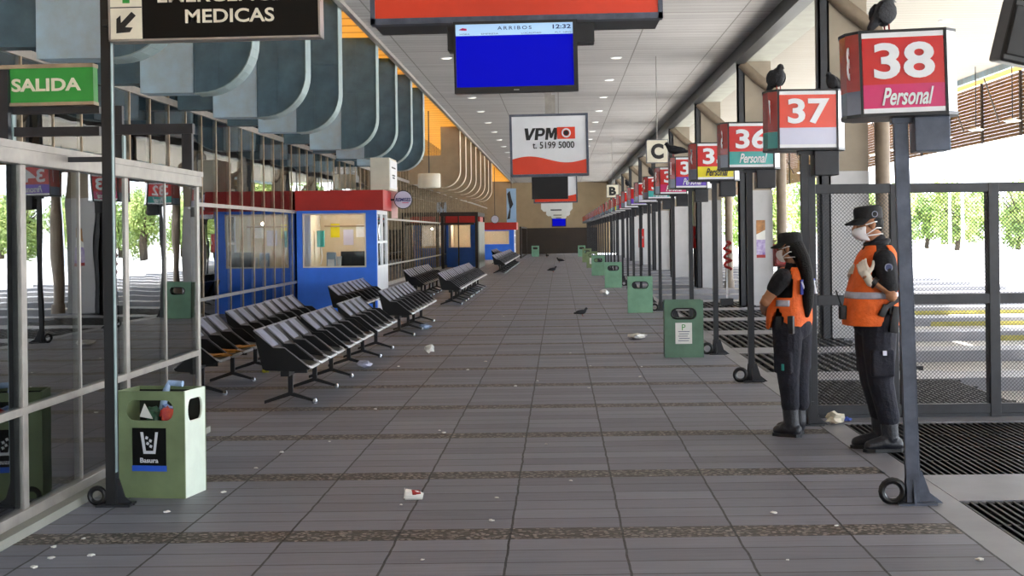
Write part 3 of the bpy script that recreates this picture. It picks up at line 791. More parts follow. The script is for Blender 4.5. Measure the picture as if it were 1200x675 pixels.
text('header_lettering', 'ARRIBOS', 0.255, 0.026, m_navyi, hd, (-0.005, sy-0.004, hh-0.052), ext=0.001, spacing=1.4, bold=0.01)
text('clock_digits', '12:32', 0.135, 0.032, m_navyi, hd, (hw-0.115, sy-0.004, hh-0.05), ext=0.001, bold=0.025)
text('header_lettering', 'HORA', 0.075, 0.011, m_sideg, hd, (-hw+0.085, sy-0.004, hh-0.093), ext=0.001)
text('header_lettering', 'EMPRESA', 0.13, 0.011, m_sideg, hd, (-0.19, sy-0.004, hh-0.093), ext=0.001)
text('header_lettering', 'LOCALIDAD', 0.15, 0.011, m_sideg, hd, (0.12, sy-0.004, hh-0.093), ext=0.001)
text('header_lettering', 'PLT. NRO', 0.12, 0.011, m_sideg, hd, (hw-0.105, sy-0.004, hh-0.093), ext=0.001)
bm = prism(B(), [(-hw+0.04, hh-0.06), (-hw+0.07, hh-0.046), (-hw+0.10, hh-0.052), (-hw+0.10, hh-0.066), (-hw+0.06, hh-0.064)], lambda a, b, dd: Vector((a, sy-0.004+dd, b)), 0.001)
obj('header_mark', bm, m_pink, hd)
obj('maker_mark', bx(B(), -0.02, 0.02, -0.0215, -0.02, 0.016, 0.024), m_rim, t)
bm = bx(B(), -hw-0.05, -hw+0.1, 0.061, 0.3, hh-0.2, hh-0.02); obj('mounting_bracket', bm, m_black, t); bm = bx(B(), hw-0.1, hw+0.13, 0.061, 0.3, hh-0.16, hh-0.02)
obj('mounting_bracket', bm, m_black, t)

# ------------------------------------------------------------------ VPM sign and the units hanging behind it
def vpm(d, xa, xb, ya, yb, label, full):
    p, q = at(xa, ya, d), at(xb, yb, d); cx = (p.x+q.x)/2; hw = abs(q.x-p.x)/2; zb, h = q.z, p.z-q.z
    t = thing('hanging_sign', label, 'sign', (cx, d, zb)); t.rotation_euler = (0, -0.012, 0)
    bm = bx(B(), -hw, hw, -0.02, 0.2, 0, 0.035); bx(bm, -hw, hw, -0.02, 0.2, h-0.035, h); bx(bm, -hw, -hw+0.035, -0.02, 0.2, 0.035, h-0.035); bx(bm, hw-0.035, hw, -0.02, 0.2, 0.035, h-0.035)
    obj('sign_frame', bm, m_steel2, t)
    obj('sign_face', bx(B(), -hw+0.035, hw-0.035, -0.008, 0.18, 0.035, h-0.035), m_white, t)
    n = 20; top = [(-hw+0.035+(2*hw-0.07)*i/n, h*(0.27+0.055*math.sin(2*PI*(i/n)*0.95+0.25))) for i in range(n+1)]
    prism(B(), [], XZ, 0) if False else None
    wv = obj('wave', prism(B(), [(-hw+0.035, 0.036)]+top+[(hw-0.035, 0.036)], lambda a, b, dd: Vector((a, -0.012+dd, b)), 0.003), m_redo, t)
    if full:
        s = d/F
        lc = at(634, 157, d); bm = B()
        def glyph(pts): prism(bm, pts, lambda a, b, dd: Vector((lc.x-cx+(a-19.5+0.12*(b-7))*s, -0.011+dd, lc.z-zb+(b-7)*s)), 0.003)
        glyph([(0, 14), (4.2, 14), (6.2, 5.2), (9.4, 14), (13.2, 14), (7.6, 0), (3.4, 0)])
        glyph([(13.2, 0), (17, 0), (17, 14), (13.2, 14)])
        oo = [(20.4+4.2*math.cos(a), 9.2+4.8*math.sin(a)) for a in [PI/2-PI*n_/10 for n_ in range(11)]]; ii = [(20+1.3*math.cos(a), 9.2+2.0*math.sin(a)) for a in [PI/2-PI*n_/10 for n_ in range(11)]]
        for n_ in range(10): glyph([oo[n_], oo[n_+1], ii[n_+1], ii[n_]])
        glyph([(17, 14), (20.4, 14), (20, 11.2), (17, 11.2)]); glyph([(17, 7.2), (20, 7.2), (20.4, 4.4), (17, 4.4)])
        glyph([(25.6, 0), (29, 0), (29, 14), (25.6, 14)]); glyph([(35.6, 0), (39, 0), (39, 14), (35.6, 14)])
        glyph([(29, 14), (30.2, 14), (32.3, 7.5), (32.3, 2.0), (31.0, 2.0), (29, 8.5)]); glyph([(35.6, 14), (34.4, 14), (32.3, 7.5), (32.3, 2.0), (33.6, 2.0), (35.6, 8.5)])
        obj('lettering', bm, m_ink, t)
        c = at(664, 156, d)
        em = obj('emblem', bx(B(), c.x-cx-10.5*s, c.x-cx+10.5*s, -0.012, -0.009, c.z-zb-7*s, c.z-zb+7*s), m_redo, t)
        obj('emblem_ring', tube(B(), [(c.x-cx+4.6*s*math.cos(a), -0.013, c.z-zb+4.6*s*math.sin(a)) for a in [2*PI*i/24 for i in range(24)]], 1.0*s, 6, closed=True), m_white, em)
        obj('emblem_dot', tube(B(), [(c.x-cx, -0.016, c.z-zb), (c.x-cx, -0.01, c.z-zb)], 3.0*s, 16), m_ink, em)
        text('lettering', 't. 5199 5000', 49*s, 8*s, m_ink, t, (at(649, 170, d).x-cx, -0.011, at(649, 170, d).z-zb), bold=0.012, ext=0.003)
    bm = bx(B(), -0.05, 0.05, 0.04, 0.14, h, 5.4-zb)
    obj('hanger', bm, m_alu, t)
    return t
vpm(21.6, 597.5, 690.5, 134, 206, 'white and red hanging sign reading VPM with a phone number', True)
vpm(40.0, 625, 677, 201, 237.5, 'smaller white and red hanging sign half hidden behind the black screen', False)
d = 30.0
p, q = at(623, 203, d), at(666, 233, d)
t = thing('hanging_screen', 'black switched off screen hanging below the VPM sign', 'screen', ((p.x+q.x)/2, d, q.z)); hw = (q.x-p.x)/2; h = p.z-q.z
obj('housing', bx(B(), -hw, hw, 0, 0.09, 0, h, 0.008), m_black, t); obj('display', bx(B(), -hw+0.03, hw-0.03, -0.006, 0, 0.04, h-0.03), m_black, t)
obj('hanger', bx(B(), -0.04, 0.04, 0.02, 0.08, h, 5.4-q.z), m_steel, t)
for i, (d, xa, xb, ya, yb, lab) in enumerate([(50, 634, 671, 236, 247.5, 'white housing unit hanging below the red and white signs, topmost of three'),
        (60, 640, 668, 245.5, 253, 'white housing unit hanging far down the hall, middle one of three'), (72, 646, 664, 251, 256, 'white housing unit hanging far down the hall, lowest of three')]):
    p, q = at(xa, ya, d), at(xb, yb, d); hw = (q.x-p.x)/2; h = p.z-q.z
    t = thing('hanging_housing', lab, 'unit', ((p.x+q.x)/2, d, q.z))
    obj('housing', prism(B(), [(-hw, h), (hw, h), (hw, h*0.25), (hw*0.85, 0), (-hw*0.85, 0), (-hw, h*0.25)], XZ, 0.35), m_mach, t)
    obj('vent', bx(B(), -hw*0.4, hw*0.3, -0.01, 0, h*0.08, h*0.2), m_steel, t); obj('hanger', bx(B(), -0.04, 0.04, 0.1, 0.18, h, 5.4-q.z), m_alu, t)
d = 80; p, q = at(646.5, 252, d), at(663.5, 265.5, d); hw = (q.x-p.x)/2; h = p.z-q.z
t = thing('hanging_screen', 'small bright blue screen hanging far down the hall', 'screen', ((p.x+q.x)/2, d, q.z))
obj('housing', bx(B(), -hw, hw, 0, 0.1, 0, h), m_black, t); obj('display', bx(B(), -hw+0.04, hw-0.04, -0.01, 0, 0.04, h-0.04), m_blueemit, t); obj('hanger', bx(B(), -0.04, 0.04, 0.02, 0.08, h, 5.4-q.z), m_alu, t)

# lettered section signs over the bay posts
for ch, px0, px1, py0, py1, d in (('C', 757, 783, 164, 191, 31.5), ('B', 710.5, 725, 216.5, 231.5, 57.5)):
    p, q = at(px0, py0, d), at(px1, py1, d); hw = (q.x-p.x)/2; h = p.z-q.z
    t = thing('section_sign', 'white square sign with a black letter %s hanging over the bay signs' % ch, 'sign', ((p.x+q.x)/2, d, q.z))
    obj('sign_face', bx(B(), -hw+0.012, hw-0.012, -0.07, 0.07, 0.012, h-0.012, 0.01), m_ctext, t)
    bm = bx(B(), -hw, hw, -0.06, 0.06, 0, 0.012); bx(bm, -hw, hw, -0.06, 0.06, h-0.012, h); bx(bm, -hw, -hw+0.012, -0.06, 0.06, 0.012, h-0.012); bx(bm, hw-0.012, hw, -0.06, 0.06, 0.012, h-0.012); obj('sign_frame', bm, m_steel2, t)
    text('letter', ch, hw*1.15, h*0.66, m_ink, t, (0, -0.075, h/2), bold=0.05, ext=0.004)
    obj('hanger', tube(B(), [(0, 0, h), (0, 0, 5.4-q.z)], 0.010, 8), m_alu, t)

# black lamp or loudspeaker, top right corner
p = at(1190, 38, 10.0)
t = thing('loudspeaker', 'black tilted floodlight hanging at the top right corner', 'floodlight', p); t.rotation_euler = (0.1, 0.22, 0)
obj('housing', bx(B(), -0.10, 0.2, -0.15, 0.15, -0.22, 0.22, 0.02), m_black, t)
obj('lens_frame', bx(B(), -0.08, 0.18, -0.17, -0.15, -0.17, 0.17, 0.01), m_gunmetal, t)
obj('hanger', tube(B(), [(0.05, 0, 0.2), (0.05, 0, 2.2)], 0.02, 8), m_steel, t)

# recessed ceiling lamps
lam0 = None
for (x, ys) in ((-2.4, [17.5+4.6*k for k in range(17)]), (1.28, [22.4+4.6*k for k in range(17)])):
    for y in ys:
        if lam0 is None:
            lam0 = t = thing('ceiling_lamp', '', 'light', (x, y, 5.4))
            obj('rim', lathe(B(), [(0.11, -0.02), (0.13, -0.01), (0.13, 0.0)], (0, 0, 0), 18), m_white, t, True); obj('diffuser', lathe(B(), [(0.10, -0.026), (0.10, -0.021)], (0, 0, 0), 18), m_lamp, t)
        else: t = dup(lam0, (x, y, 5.4))
        t['label'] = 'small round lamp set in the grey plank ceiling, %s row' % ('left' if x < 0 else 'right'); t['group'] = 'ceiling lamps, %s row' % ('left' if x < 0 else 'right')
for k in range(5):
    t = dup(lam0, (7.5, 28+5.2*k, 5.6)); t['label'] = 'small round lamp set in the pale canopy on the right'; t['group'] = 'canopy lamps'

# ------------------------------------------------------------------ ducts
def duct(y, label, cream=False, depth=0.55, group=None, first=False):
    t = thing('air_duct', label, 'duct', (-3.6, y, 3.3), 0, group)
    m1, m2, me = (m_ductc, m_ductc, m_ductce) if cream else (m_duct, m_ductl, m_palestrip)
    R, TOP, Wd = 0.62, 2.2, 0.72
    arc = [(-R+R*math.cos(a), R-R*math.sin(a)) for a in [PI/2*i/10 for i in range(11)]]      # from right edge round to the bottom
    r2 = 0.12; inner = [(-Wd-r2+r2*math.cos(a), 0.95+r2-r2*math.sin(a)) for a in [PI/2*i/6 for i in range(7)]]
    out = [(0, TOP)]+arc+[(-0.68, 0.0), (-0.68, TOP)]
    obj('elbow', prism(B(), out, XZ, depth), m1, t)
    obj('horizontal_run', bx(B(), -1.32, -0.681, 0.0, depth, 0.0, 1.15), m2, t)
    obj('wall_collar', bx(B(), -1.84, -1.321, 0.05, depth-0.05, 0.12, 1.0), m1, t)
    # lit side of the outer bend painted as a paler skin, then the seam
    pth = [(0.004, TOP)]+[(a+0.004, b) for a, b in arc]+[(-0.68, -0.004)]
    bm = B()
    for (a, b), (c, e) in zip(pth, pth[1:]):
        dx, dz = c-a, e-b; L = math.hypot(dx, dz); nx, nz = -dz/L, dx/L
        if nx*1+nz*-1 < 0: nx, nz = -nx, -nz
        for ya, yb in ((-0.03, 0.05), (0.05, depth)):
            wd = 0.045 if ya < 0 else 0.012
            prism(bm, [(a, b), (c, e), (c+nx*0.012, e+nz*0.012), (a+nx*0.012, b+nz*0.012)], lambda p_, q_, dd: Vector((p_, ya+dd, q_)), yb-ya)
    obj('lit_outer_face', bm, me, t)
    bm = bx(B(), -0.69, -0.67, -0.01, depth+0.01, -0.01, 1.16); bx(bm, -0.69, 0.008, -0.006, depth+0.006, 1.1, 1.12); bx(bm, -0.40, -0.39, -0.006, 0.0, 0.05, 2.2); obj('seam', bm, m1, t)
    return t
names = ['first from the left', 'second from the left', 'third from the left', 'fourth from the left', 'fifth from the left', 'sixth from the left', 'seventh from the left']
for y, nm in zip((13.7, 17.1, 20.7, 23.8, 28.7, 32.1, 35.4), names): duct(y, 'blue grey bent air duct, '+nm, False, 0.38)
duct(38.6, 'blue grey bent air duct ending the blue row before the cream ducts', False, 0.38)
for i, y in enumerate((52.8, 56.0, 59.3, 62.8, 66.5, 70.2, 74, 77.5)): duct(y, 'cream bent air duct in the far row beyond the blue ducts', True, 0.5, 'cream air ducts')
# ------------------------------------------------------------------ waiting benches
def make_bench(label, cat='bench', damaged=False):
    t = thing('waiting_bench', label, cat, (0, 0, 0))
    PW = 0.55
    for i in range(4):
        y0 = i*PW+0.012; y1 = y0+PW-0.024
        bm = B()
        plate = [(-0.285, 0.715), (-0.10, 0.556), (0.005, 0.552), (0.205, 0.388), (0.235, 0.365), (0.20, 0.345), (0.08, 0.335), (-0.17, 0.345), (-0.20, 0.36)]
        prism(bm, plate, lambda a, b, d: Vector((a, y0+d, b)), 0.018); prism(bm, plate, lambda a, b, d: Vector((a, y1-0.018+d, b)), 0.018)
        sh = [(-0.285, 0.713), (-0.265, 0.708), (-0.12, 0.560), (-0.085, 0.50), (-0.04, 0.435), (0.03, 0.41), (0.14, 0.395), (0.215, 0.385), (0.24, 0.366), (0.225, 0.348), (0.10, 0.36), (-0.06, 0.37), (-0.14, 0.44), (-0.205, 0.56)]
        prism(bm, sh, lambda a, b, d: Vector((a, y0+0.018+d, b)), y1-y0-0.036)
        s = obj('seat', bm, m_chair, t)
        e = [(-0.285, y0+0.009, 0.718), (-0.10, y0+0.009, 0.560), (0.005, y0+0.009, 0.556), (0.12, y0+0.009, 0.464), (0.208, y0+0.009, 0.391)]
        obj('edge_trim', tube(B(), e, [0.004, 0.004, 0.005, 0.006, 0.008], 6), m_rim, s)
        obj('front_lip', tube(B(), [(0.19, y0+0.012, 0.403), (0.226, y0+0.02, 0.378), (0.242, y0+0.06, 0.364), (0.244, y1-0.06, 0.364), (0.226, y1-0.02, 0.378), (0.19, y1-0.012, 0.403)], [0.006, 0.012, 0.015, 0.015, 0.012, 0.006], 6), m_lip, s, True)
        obj('back_edge', tube(B(), [(-0.278, y0+0.01, 0.717), (-0.278, y1-0.01, 0.717)], 0.010, 6), m_rim, s)
        obj('sheen_pad', prism(B(), [(-0.272, 0.716), (-0.135, 0.585), (-0.120, 0.568), (-0.122, 0.560), (-0.268, 0.706)], lambda a, b, d: Vector((a, y0+0.055+d, b)), y1-y0-0.23), m_sheen, s, True)  # added strip that paints the highlight onto the seat back
        if damaged and i < 3:
            obj('torn_foam', crumple(B(), (0.13, (y0+y1)/2, 0.405), (0.085, 0.2, 0.022), 20+i), m_foam, s)
    obj('beam', bx(B(), -0.04, 0.04, 0.05, 4*PW-0.05, 0.285, 0.335), m_black, t)
    for y in (0.34, 1.70):
        bm = bx(B(), -0.022, 0.022, y-0.02, y+0.02, 0.09, 0.30)
        prism(bm, [(-0.25, 0.03), (0.0, 0.115), (0.23, 0.035), (0.23, 0.012), (0.0, 0.075), (-0.25, 0.0)], lambda a, b, d: Vector((a, y-0.018+d, b)), 0.036)
        bx(bm, 0.03, 0.16, y-0.015, y+0.015, 0.29, 0.335)
        l = obj('leg', bm, m_black, t)
        obj('foot_glide', lathe(B(), [(0.026, 0.0), (0.026, 0.02), (0.018, 0.045)], (0.225, y, 0), 10), m_chrome, l)
        obj('leg_edge', bx(B(), 0.022, 0.027, y-0.021, y-0.012, 0.10, 0.30), m_chrome, l)
    return t
bench0 = make_bench('black four seat bench nearest the camera in the aisle row behind the big green bin')
bench0.location = (-2.58, 13.5, 0)
R = 'black four seat bench in the aisle row, '
for x, y, lab in [(-2.58, 15.95, R+'second from the camera'), (-2.58, 18.55, R+'third from the camera'),
                  (-2.54, 22.5, R+'in front of the blue kiosk corner'), (-2.54, 24.75, R+'just past the blue kiosk corner')]:
    dup(bench0, (x, y, 0), 0, lab)
od = ['first', 'second', 'third', 'fourth', 'fifth', 'sixth', 'seventh', 'eighth', 'ninth', 'tenth']
for i in range(5): dup(bench0, (-2.45, 32.4+2.28*i, 0), 0, R+'%s of the five beyond the first kiosk' % od[i], None)
for i in range(9): dup(bench0, (-2.4, 57.5+2.4*i, 0), 0, 'black four seat bench in the far aisle row beyond the pergola', 'far aisle benches')
L = 'black bench in the row along the glass, '
b1 = make_bench(L+'torn seats showing yellow foam', damaged=True); b1.location = (-3.62, 14.3, 0)
for x, y, lab in [(-3.65, 17.0, L+'second, behind the torn one'), (-3.7, 19.4, L+'third, left of the aisle benches'),
                  (-3.72, 25.0, L+'first of two by the kiosk window'), (-3.72, 27.3, L+'second of two by the kiosk window'),
                  (-3.55, 35.5, L+'first of three before the dark pergola'), (-3.55, 37.8, L+'second of three before the dark pergola'), (-3.55, 40.1, L+'third of three before the dark pergola')]:
    dup(bench0, (x, y, 0), 0, lab)
for i in range(3): dup(bench0, (-3.3, 76+2.4*i, 0), 0, 'black four seat bench far off in front of the third red topped kiosk', 'benches by the third kiosk')

# ------------------------------------------------------------------ kiosks
m_kwall = mat('kiosk_inner_wall', '#d2c5a6', 0.7, 0, 0.05, 2)
def kiosk(label, xl, xr, y0, dep, ztop, zband, detail):
    t = thing('ticket_kiosk', label, 'kiosk', (xl, y0, 0)); W = xr-xl
    zl = 0.93; j = 0.22 if detail else 0.3
    bm = bx(B(), 0, W, 0, 0.06, 0, zl); bx(bm, 0, 0.12, 0, 0.06, zl, zband); bx(bm, W-j, W, 0, 0.06, zl, zband); bx(bm, 0.12, W-j, 0, 0.06, zband-0.06, zband)
    bx(bm, 0, 0.06, 0.06, dep, 0, zband)
    bx(bm, 0, W, dep-0.06, dep, 0, 1.0)
    obj('wall_panel', bm, m_blue, t)
    bm = bx(B(), -0.0, W+0.16, -0.16, dep+0.1, zband, ztop); obj('fascia', bm, m_kred, t)
    bm = B()
    for a in (0.12, W-j-0.03): bx(bm, a, a+0.03, -0.008, 0.03, zl, zband-0.06)
    bx(bm, 0.15, W-j-0.03, -0.008, 0.03, zl, zl+0.03); bx(bm, 0.15, W-j-0.03, -0.008, 0.03, zband-0.09, zband-0.06)
    obj('window_frame', bm, m_cream, t)
    obj('window_pane', bx(B(), 0.15, W-j-0.03, 0.02, 0.026, zl+0.03, zband-0.09), m_glassb, t)
    bm = bx(B(), 0.06, W-0.05, dep-0.12, dep-0.061, 0.05, zband); bx(bm, 0.061, 0.2, 0.5, dep-0.13, 0.05, zband); obj('inner_wall', bm, m_kwall, t)
    # white framed glazed door in the right side
    bm = bx(B(), W-0.05, W+0.01, 0.061, 0.14, 0, zband); bx(bm, W-0.05, W+0.01, dep-0.12, dep-0.04, 0, zband); bx(bm, W-0.05, W+0.01, 0.14, dep-0.12, 0, 0.95); bx(bm, W-0.05, W+0.01, 0.14, dep-0.12, zband-0.08, zband)
    bx(bm, W-0.04, W+0.01, 0.14, dep-0.12, 1.42, 1.47); bx(bm, W-0.04, W+0.01, dep*0.5, dep*0.5+0.05, 0.95, zband-0.08)
    dr = obj('side_door', bm, m_white, t)
    obj('door_pane', bx(B(), W-0.025, W-0.02, 0.14, dep-0.12, 0.95, zband-0.08), m_glassb, dr)
    la = bpy.data.lights.new('kiosk_lamp', 'POINT'); la.energy = 5 if detail else 12; la.color = (1, 0.9, 0.72); la.shadow_soft_size = 0.03
    lo = bpy.data.objects.new('kiosk_lamp', la); COL.objects.link(lo); lo.parent = t; lo.location = (W*0.5, dep*0.45, zband-0.25)
    obj('counter', bx(B(), 0.06, W-0.06, 0.07, 0.5, 0.86, 0.9), m_cream, t)
    return t, W, zl, zband, dep
k1, W, zl, zb_, dep = kiosk('blue ticket kiosk with a red fascia and lit window, nearest of the kiosks', -5.43, -3.78, 30.0, 1.9, 2.52, 2.11, True)
bm = bx(B(), 0.95, 1.0, dep-0.16, dep-0.121, 0.9, 1.0)
obj('back_shelf', bx(B(), 0.3, 1.35, dep-0.22, dep-0.121, 1.78, 1.81), m_beige, k1)
def poster(par, name, x0, x1, z0, z1, m, y): return obj(name, bx(B(), x0, x1, y-0.008, y, z0, z1), m, par)
poster(k1, 'yellow_notice', 0.42, 0.62, 1.55, 1.85, m_yel, dep-0.121); poster(k1, 'paper_notice', 0.7, 0.92, 1.38, 1.72, m_lav, dep-0.121); poster(k1, 'paper_notice', 0.98, 1.22, 1.55, 1.82, m_paper, dep-0.121)
poster(k1, 'door_post', 1.29, 1.36, 0.9, 2.1, m_cream, dep-0.1215)
obj('wall_telephone', bx(B(), 0.26, 0.42, 0.9, 0.98, 1.35, 1.7, 0.01), m_teal, k1); obj('telephone_cord', tube(B(), [(0.34, 0.94, 1.35), (0.37, 0.93, 1.15), (0.33, 0.92, 0.98)], 0.018, 6), m_paper, k1)
lx = -5.43
m1 = thing('computer_monitor', 'dark computer monitor on the counter in the nearest kiosk window', 'monitor', (lx+1.15, 30.25, 0.9))
obj('screen', bx(B(), -0.28, 0.25, -0.02, 0.02, 0.05, 0.36, 0.006), m_black, m1); obj('stand', lathe(B(), [(0.1, 0), (0.1, 0.01), (0.02, 0.02), (0.02, 0.12)], (0, 0.03, 0), 12), m_black, m1)
m2 = thing('card_terminal', 'pale blue and white clutter standing left of the monitor in the nearest kiosk', 'terminal', (lx+0.67, 30.25, 0.9))
obj('housing', bx(B(), -0.1, 0.1, -0.05, 0.05, 0, 0.35, 0.03), m_ductl, m2); obj('keypad', bx(B(), -0.07, 0.07, -0.06, -0.051, 0.05, 0.2), m_paper, m2)
m3 = tag(obj('paper_cup', lathe(B(), [(0.04, 0), (0.055, 0.26), (0.05, 0.26)], (0, 0, 0), 12), m_paper, None, True, (lx+0.845, 30.16, 0.9)), 'tall white cup beside the monitor in the nearest kiosk', 'cup')
# cream light box standing on the roof of the first kiosk
a, b_ = at(434, 185, 29.95), at(457, 223, 29.95)
t = thing('light_box', 'cream upright light box standing on the red fascia of the nearest kiosk', 'sign', (0, 29.9, 2.52)); x0, x1 = a.x, b_.x
t.location.x = (x0+x1)/2; hw = (x1-x0)/2
obj('box_body', bx(B(), -hw, hw, 0, 1.3, 0, a.z-2.52, 0.01), m_cream, t)
obj('side_face', bx(B(), hw, hw+0.012, 0.03, 1.27, 0.04, a.z-2.52-0.04), m_white, t)
bm = B()
for i, (z, l) in enumerate(((0.48, 0.7), (0.32, 0.5), (0.27, 0.4))): bx(bm, hw+0.012, hw+0.014, 0.65-l/2, 0.65+l/2, z-0.02, z+0.012)
obj('side_lettering', bm, m_sideg, t)
# round sign on a bracket
p = at(472.5, 234, 31.2)
t = thing('round_sign', 'round pale sign with dark blue lettering at the nearest kiosk corner', 'sign', p)
r = 10.3*31.2/F
obj('sign_rim', tube(B(), [(r*math.cos(a), 0, r*math.sin(a)) for a in [2*PI*i/28 for i in range(28)]], 0.014, 6, closed=True), m_steel, t)
obj('sign_face', tube(B(), [(0, -0.02, 0), (0, 0.02, 0)], r-0.005, 28), mat('sign_pale_blue', '#c9cbe0', 0.35, 0, 0.04, 3), t)
text('lettering', 'REMISES', r*1.75, 0.075, m_navyi, t, (0, -0.023, 0), bold=0.03, shear=0.15, ext=0.002)
obj('underline', bx(B(), -0.02, 0.12, -0.023, -0.02, -0.075, -0.062), m_pink, t)
obj('bracket', bx(B(), -3.78+0.161-p.x, -r+0.005, -0.015, 0.015, -0.02, 0.02), m_steel, t)
obj('side_board', bx(B(), -3.78+0.162-p.x, -3.78+0.19-p.x+0.1, 0.1, 0.16, -0.4, 0.28), mat('board_pale_pink', '#eac9c6', 0.5, 0, 0.04, 3), t)

k2, *_ = kiosk('blue ticket kiosk with a red fascia inside the dark pergola, second along the hall', -5.43, -3.95, 69.5, 3.0, 2.45, 2.10, False)
k3, *_ = kiosk('blue ticket kiosk with a red fascia, third and farthest along the hall', -5.43, -2.75, 88.0, 3.0, 2.25, 1.80, False)
# dark pergola in front of kiosk 2
t = thing('pergola', 'dark steel pergola frame around the second kiosk', 'pergola', (-5.43, 66.2, 0))
bm = bx(B(), 0, 1.72, 0, 0.12, 2.4, 2.58); bx(bm, 1.55, 1.72, 0.12, 6.0, 2.4, 2.58); bx(bm, 0, 1.55, 0.0, 0.1, 2.0, 2.1); bx(bm, 0, 1.55, 5.0, 5.12, 2.46, 2.58); obj('beam', bm, m_truss, t)
for x, y in ((0.03, 0), (0.8, 0.02), (1.58, 0), (1.58, 5.9)): obj('pergola_post', bx(B(), x, x+(0.05 if x == 0.8 else 0.13), y, y+0.12, 0, 2.4), m_truss, t)
obj('side_wall', bx(B(), 1.60, 1.72, 0.8, 5.8, 0.0, 2.15), m_concl, t)
# dark glazed portal beside kiosk 3
t = thing('glazed_portal', 'dark framed glass door panel reflecting bright greenery beside the third kiosk', 'door', (-2.45, 91.3, 0))
bm = bx(B(), -0.06, 0.06, 0, 0.5, 0, 2.0); bx(bm, -0.06, 0.06, 15.5, 16, 0, 2.0); bx(bm, -0.06, 0.06, 0.5, 15.5, 1.9, 2.0); bx(bm, -0.06, 0.06, 0.5, 15.5, 0, 0.06); obj('door_frame', bm, m_truss, t)
obj('door_pane', bx(B(), -0.01, 0.01, 0.5, 15.5, 0.06, 1.9), m_glass, t)
# sky blue banner far off
t = thing('banner', 'tall pale blue banner with a dark figure hanging high beyond the cream ducts', 'banner', (-3.15, 96, 2.3))
obj('cloth', bx(B(), -0.32, 0.32, 0, 0.03, 0, 2.25), mat('banner_blue', '#9fc4e8', 0.6, 0, 0.1, 1), t)
obj('figure_print', prism(B(), [(-0.3, 0.2), (-0.12, 0.9), (-0.2, 1.4), (-0.28, 1.9), (-0.1, 2.1), (0.0, 1.6), (0.12, 1.2), (-0.05, 0.9), (-0.1, 0.25)], lambda a, b, d: Vector((a, -0.006+d, b)), 0.005), m_steel, t)
obj('hanger', tube(B(), [(0, 0.015, 2.25), (0, 0.015, 3.2)], 0.02, 6), m_steel, t)
p = at(580, 257, 86)
t = thing('round_sign', 'small round pale sign in front of the third kiosk fascia', 'sign', p)
obj('sign_face', tube(B(), [(0, -0.03, 0), (0, 0.03, 0)], 0.22, 20), m_lav, t); obj('sign_rim', tube(B(), [(0.23*math.cos(a), 0, 0.23*math.sin(a)) for a in [2*PI*i/20 for i in range(20)]], 0.02, 6, closed=True), m_steel, t)
obj('bracket', tube(B(), [(0, 0, 0.22), (0, 0, 5.5-p.z)], 0.02, 6), m_steel, t)
# white drum lamp over the facade
p = at(503, 212, 46)
t = thing('drum_lamp', 'cream drum shaped lamp hanging high before the facade left of the cream ducts', 'lamp', (p.x, 46, p.z-0.22))
obj('lamp_shade', lathe(B(), [(0.34, 0), (0.36, 0.03), (0.36, 0.42), (0.34, 0.45)], (0, 0, 0), 24), m_cream, t, True)
obj('hanger', tube(B(), [(0, 0, 0.45), (0, 0, 5.5-p.z+0.22)], 0.02, 6), m_steel, t)

# ------------------------------------------------------------------ posters, cabinets and extinguisher on the pillars
pl = 21.3+9.65
t = thing('advert_poster', 'tall printed advert in purple and orange on the pillar behind sign 36', 'poster', (4.24, pl-0.006, 0.0))
a, b_ = at(886, 258, pl), at(897, 302, pl); hw = (b_.x-a.x)/2; t.location.x = (a.x+b_.x)/2
obj('sheet', bx(B(), -hw, hw, -0.004, 0.004, b_.z, a.z), m_paper, t)
H = a.z-b_.z
obj('printed_top', prism(B(), [(-hw, b_.z+H*0.62), (hw, b_.z+H*0.74), (hw, a.z), (-hw, a.z)], lambda x, z, d: Vector((x, -0.005+d, z)), 0.001), mat('print_brown', '#5a4638', 0.5, 0, 0.4, 6, alt='#c98b4a'), t)
obj('printed_bottom', bx(B(), -hw, hw, -0.005, -0.004, b_.z+H*0.08, b_.z+H*0.48), mat('print_purple', '#6a4a9a', 0.5, 0, 0.4, 8, alt='#d8cfe6'), t)
obj('printed_base', bx(B(), -hw, hw, -0.005, -0.004, b_.z, b_.z+H*0.08), m_pinkred, t)
def cabinet(px0, px1, py0, py1, d, label):
    a, b_ = at(px0, py0, d), at(px1, py1, d)
    t = thing('hose_cabinet', label, 'cabinet', ((a.x+b_.x)/2, d, b_.z)); hw = (b_.x-a.x)/2; h = a.z-b_.z
    obj('cabinet_body', bx(B(), -hw, hw, -0.18, 0, 0, h, 0.006), m_pinkred, t); obj('cabinet_door', bx(B(), -hw+0.03, hw-0.03, -0.195, -0.181, 0.03, h-0.03), m_red, t)
    obj('door_handle', bx(B(), hw-0.08, hw-0.06, -0.21, -0.196, h*0.45, h*0.6), m_chrome, t); obj('mounting_post', bx(B(), -0.03, 0.03, -0.06, 0.0, -b_.z, 0), m_steel, t)
cabinet(905.5, 921, 286, 312, 23.0, 'red fire hose cabinet behind the head of the woman in the cap')
cabinet(811, 817, 265, 291, 41.5, 'narrow red cabinet by the pillar behind sign 35')
cabinet(748, 755, 268, 290, 60.3, 'dark red cabinet far down beside the bay posts')
t = thing('coiled_hose', 'red and white coiled hose hanging by the round downpipe', 'hose', (at(852, 300, 31.2).x, 31.2, 0)); z0 = at(852, 316, 31.2).z; z1 = at(852, 283, 31.2).z
obj('hose_loop', tube(B(), [(0.07*math.sin(2*PI*i/12)+0.02*math.sin(i), 0.02*math.cos(i*1.7), z1+(z0-z1)*(i/40)) for i in range(41)], 0.028, 8), m_pinkred, t, True)
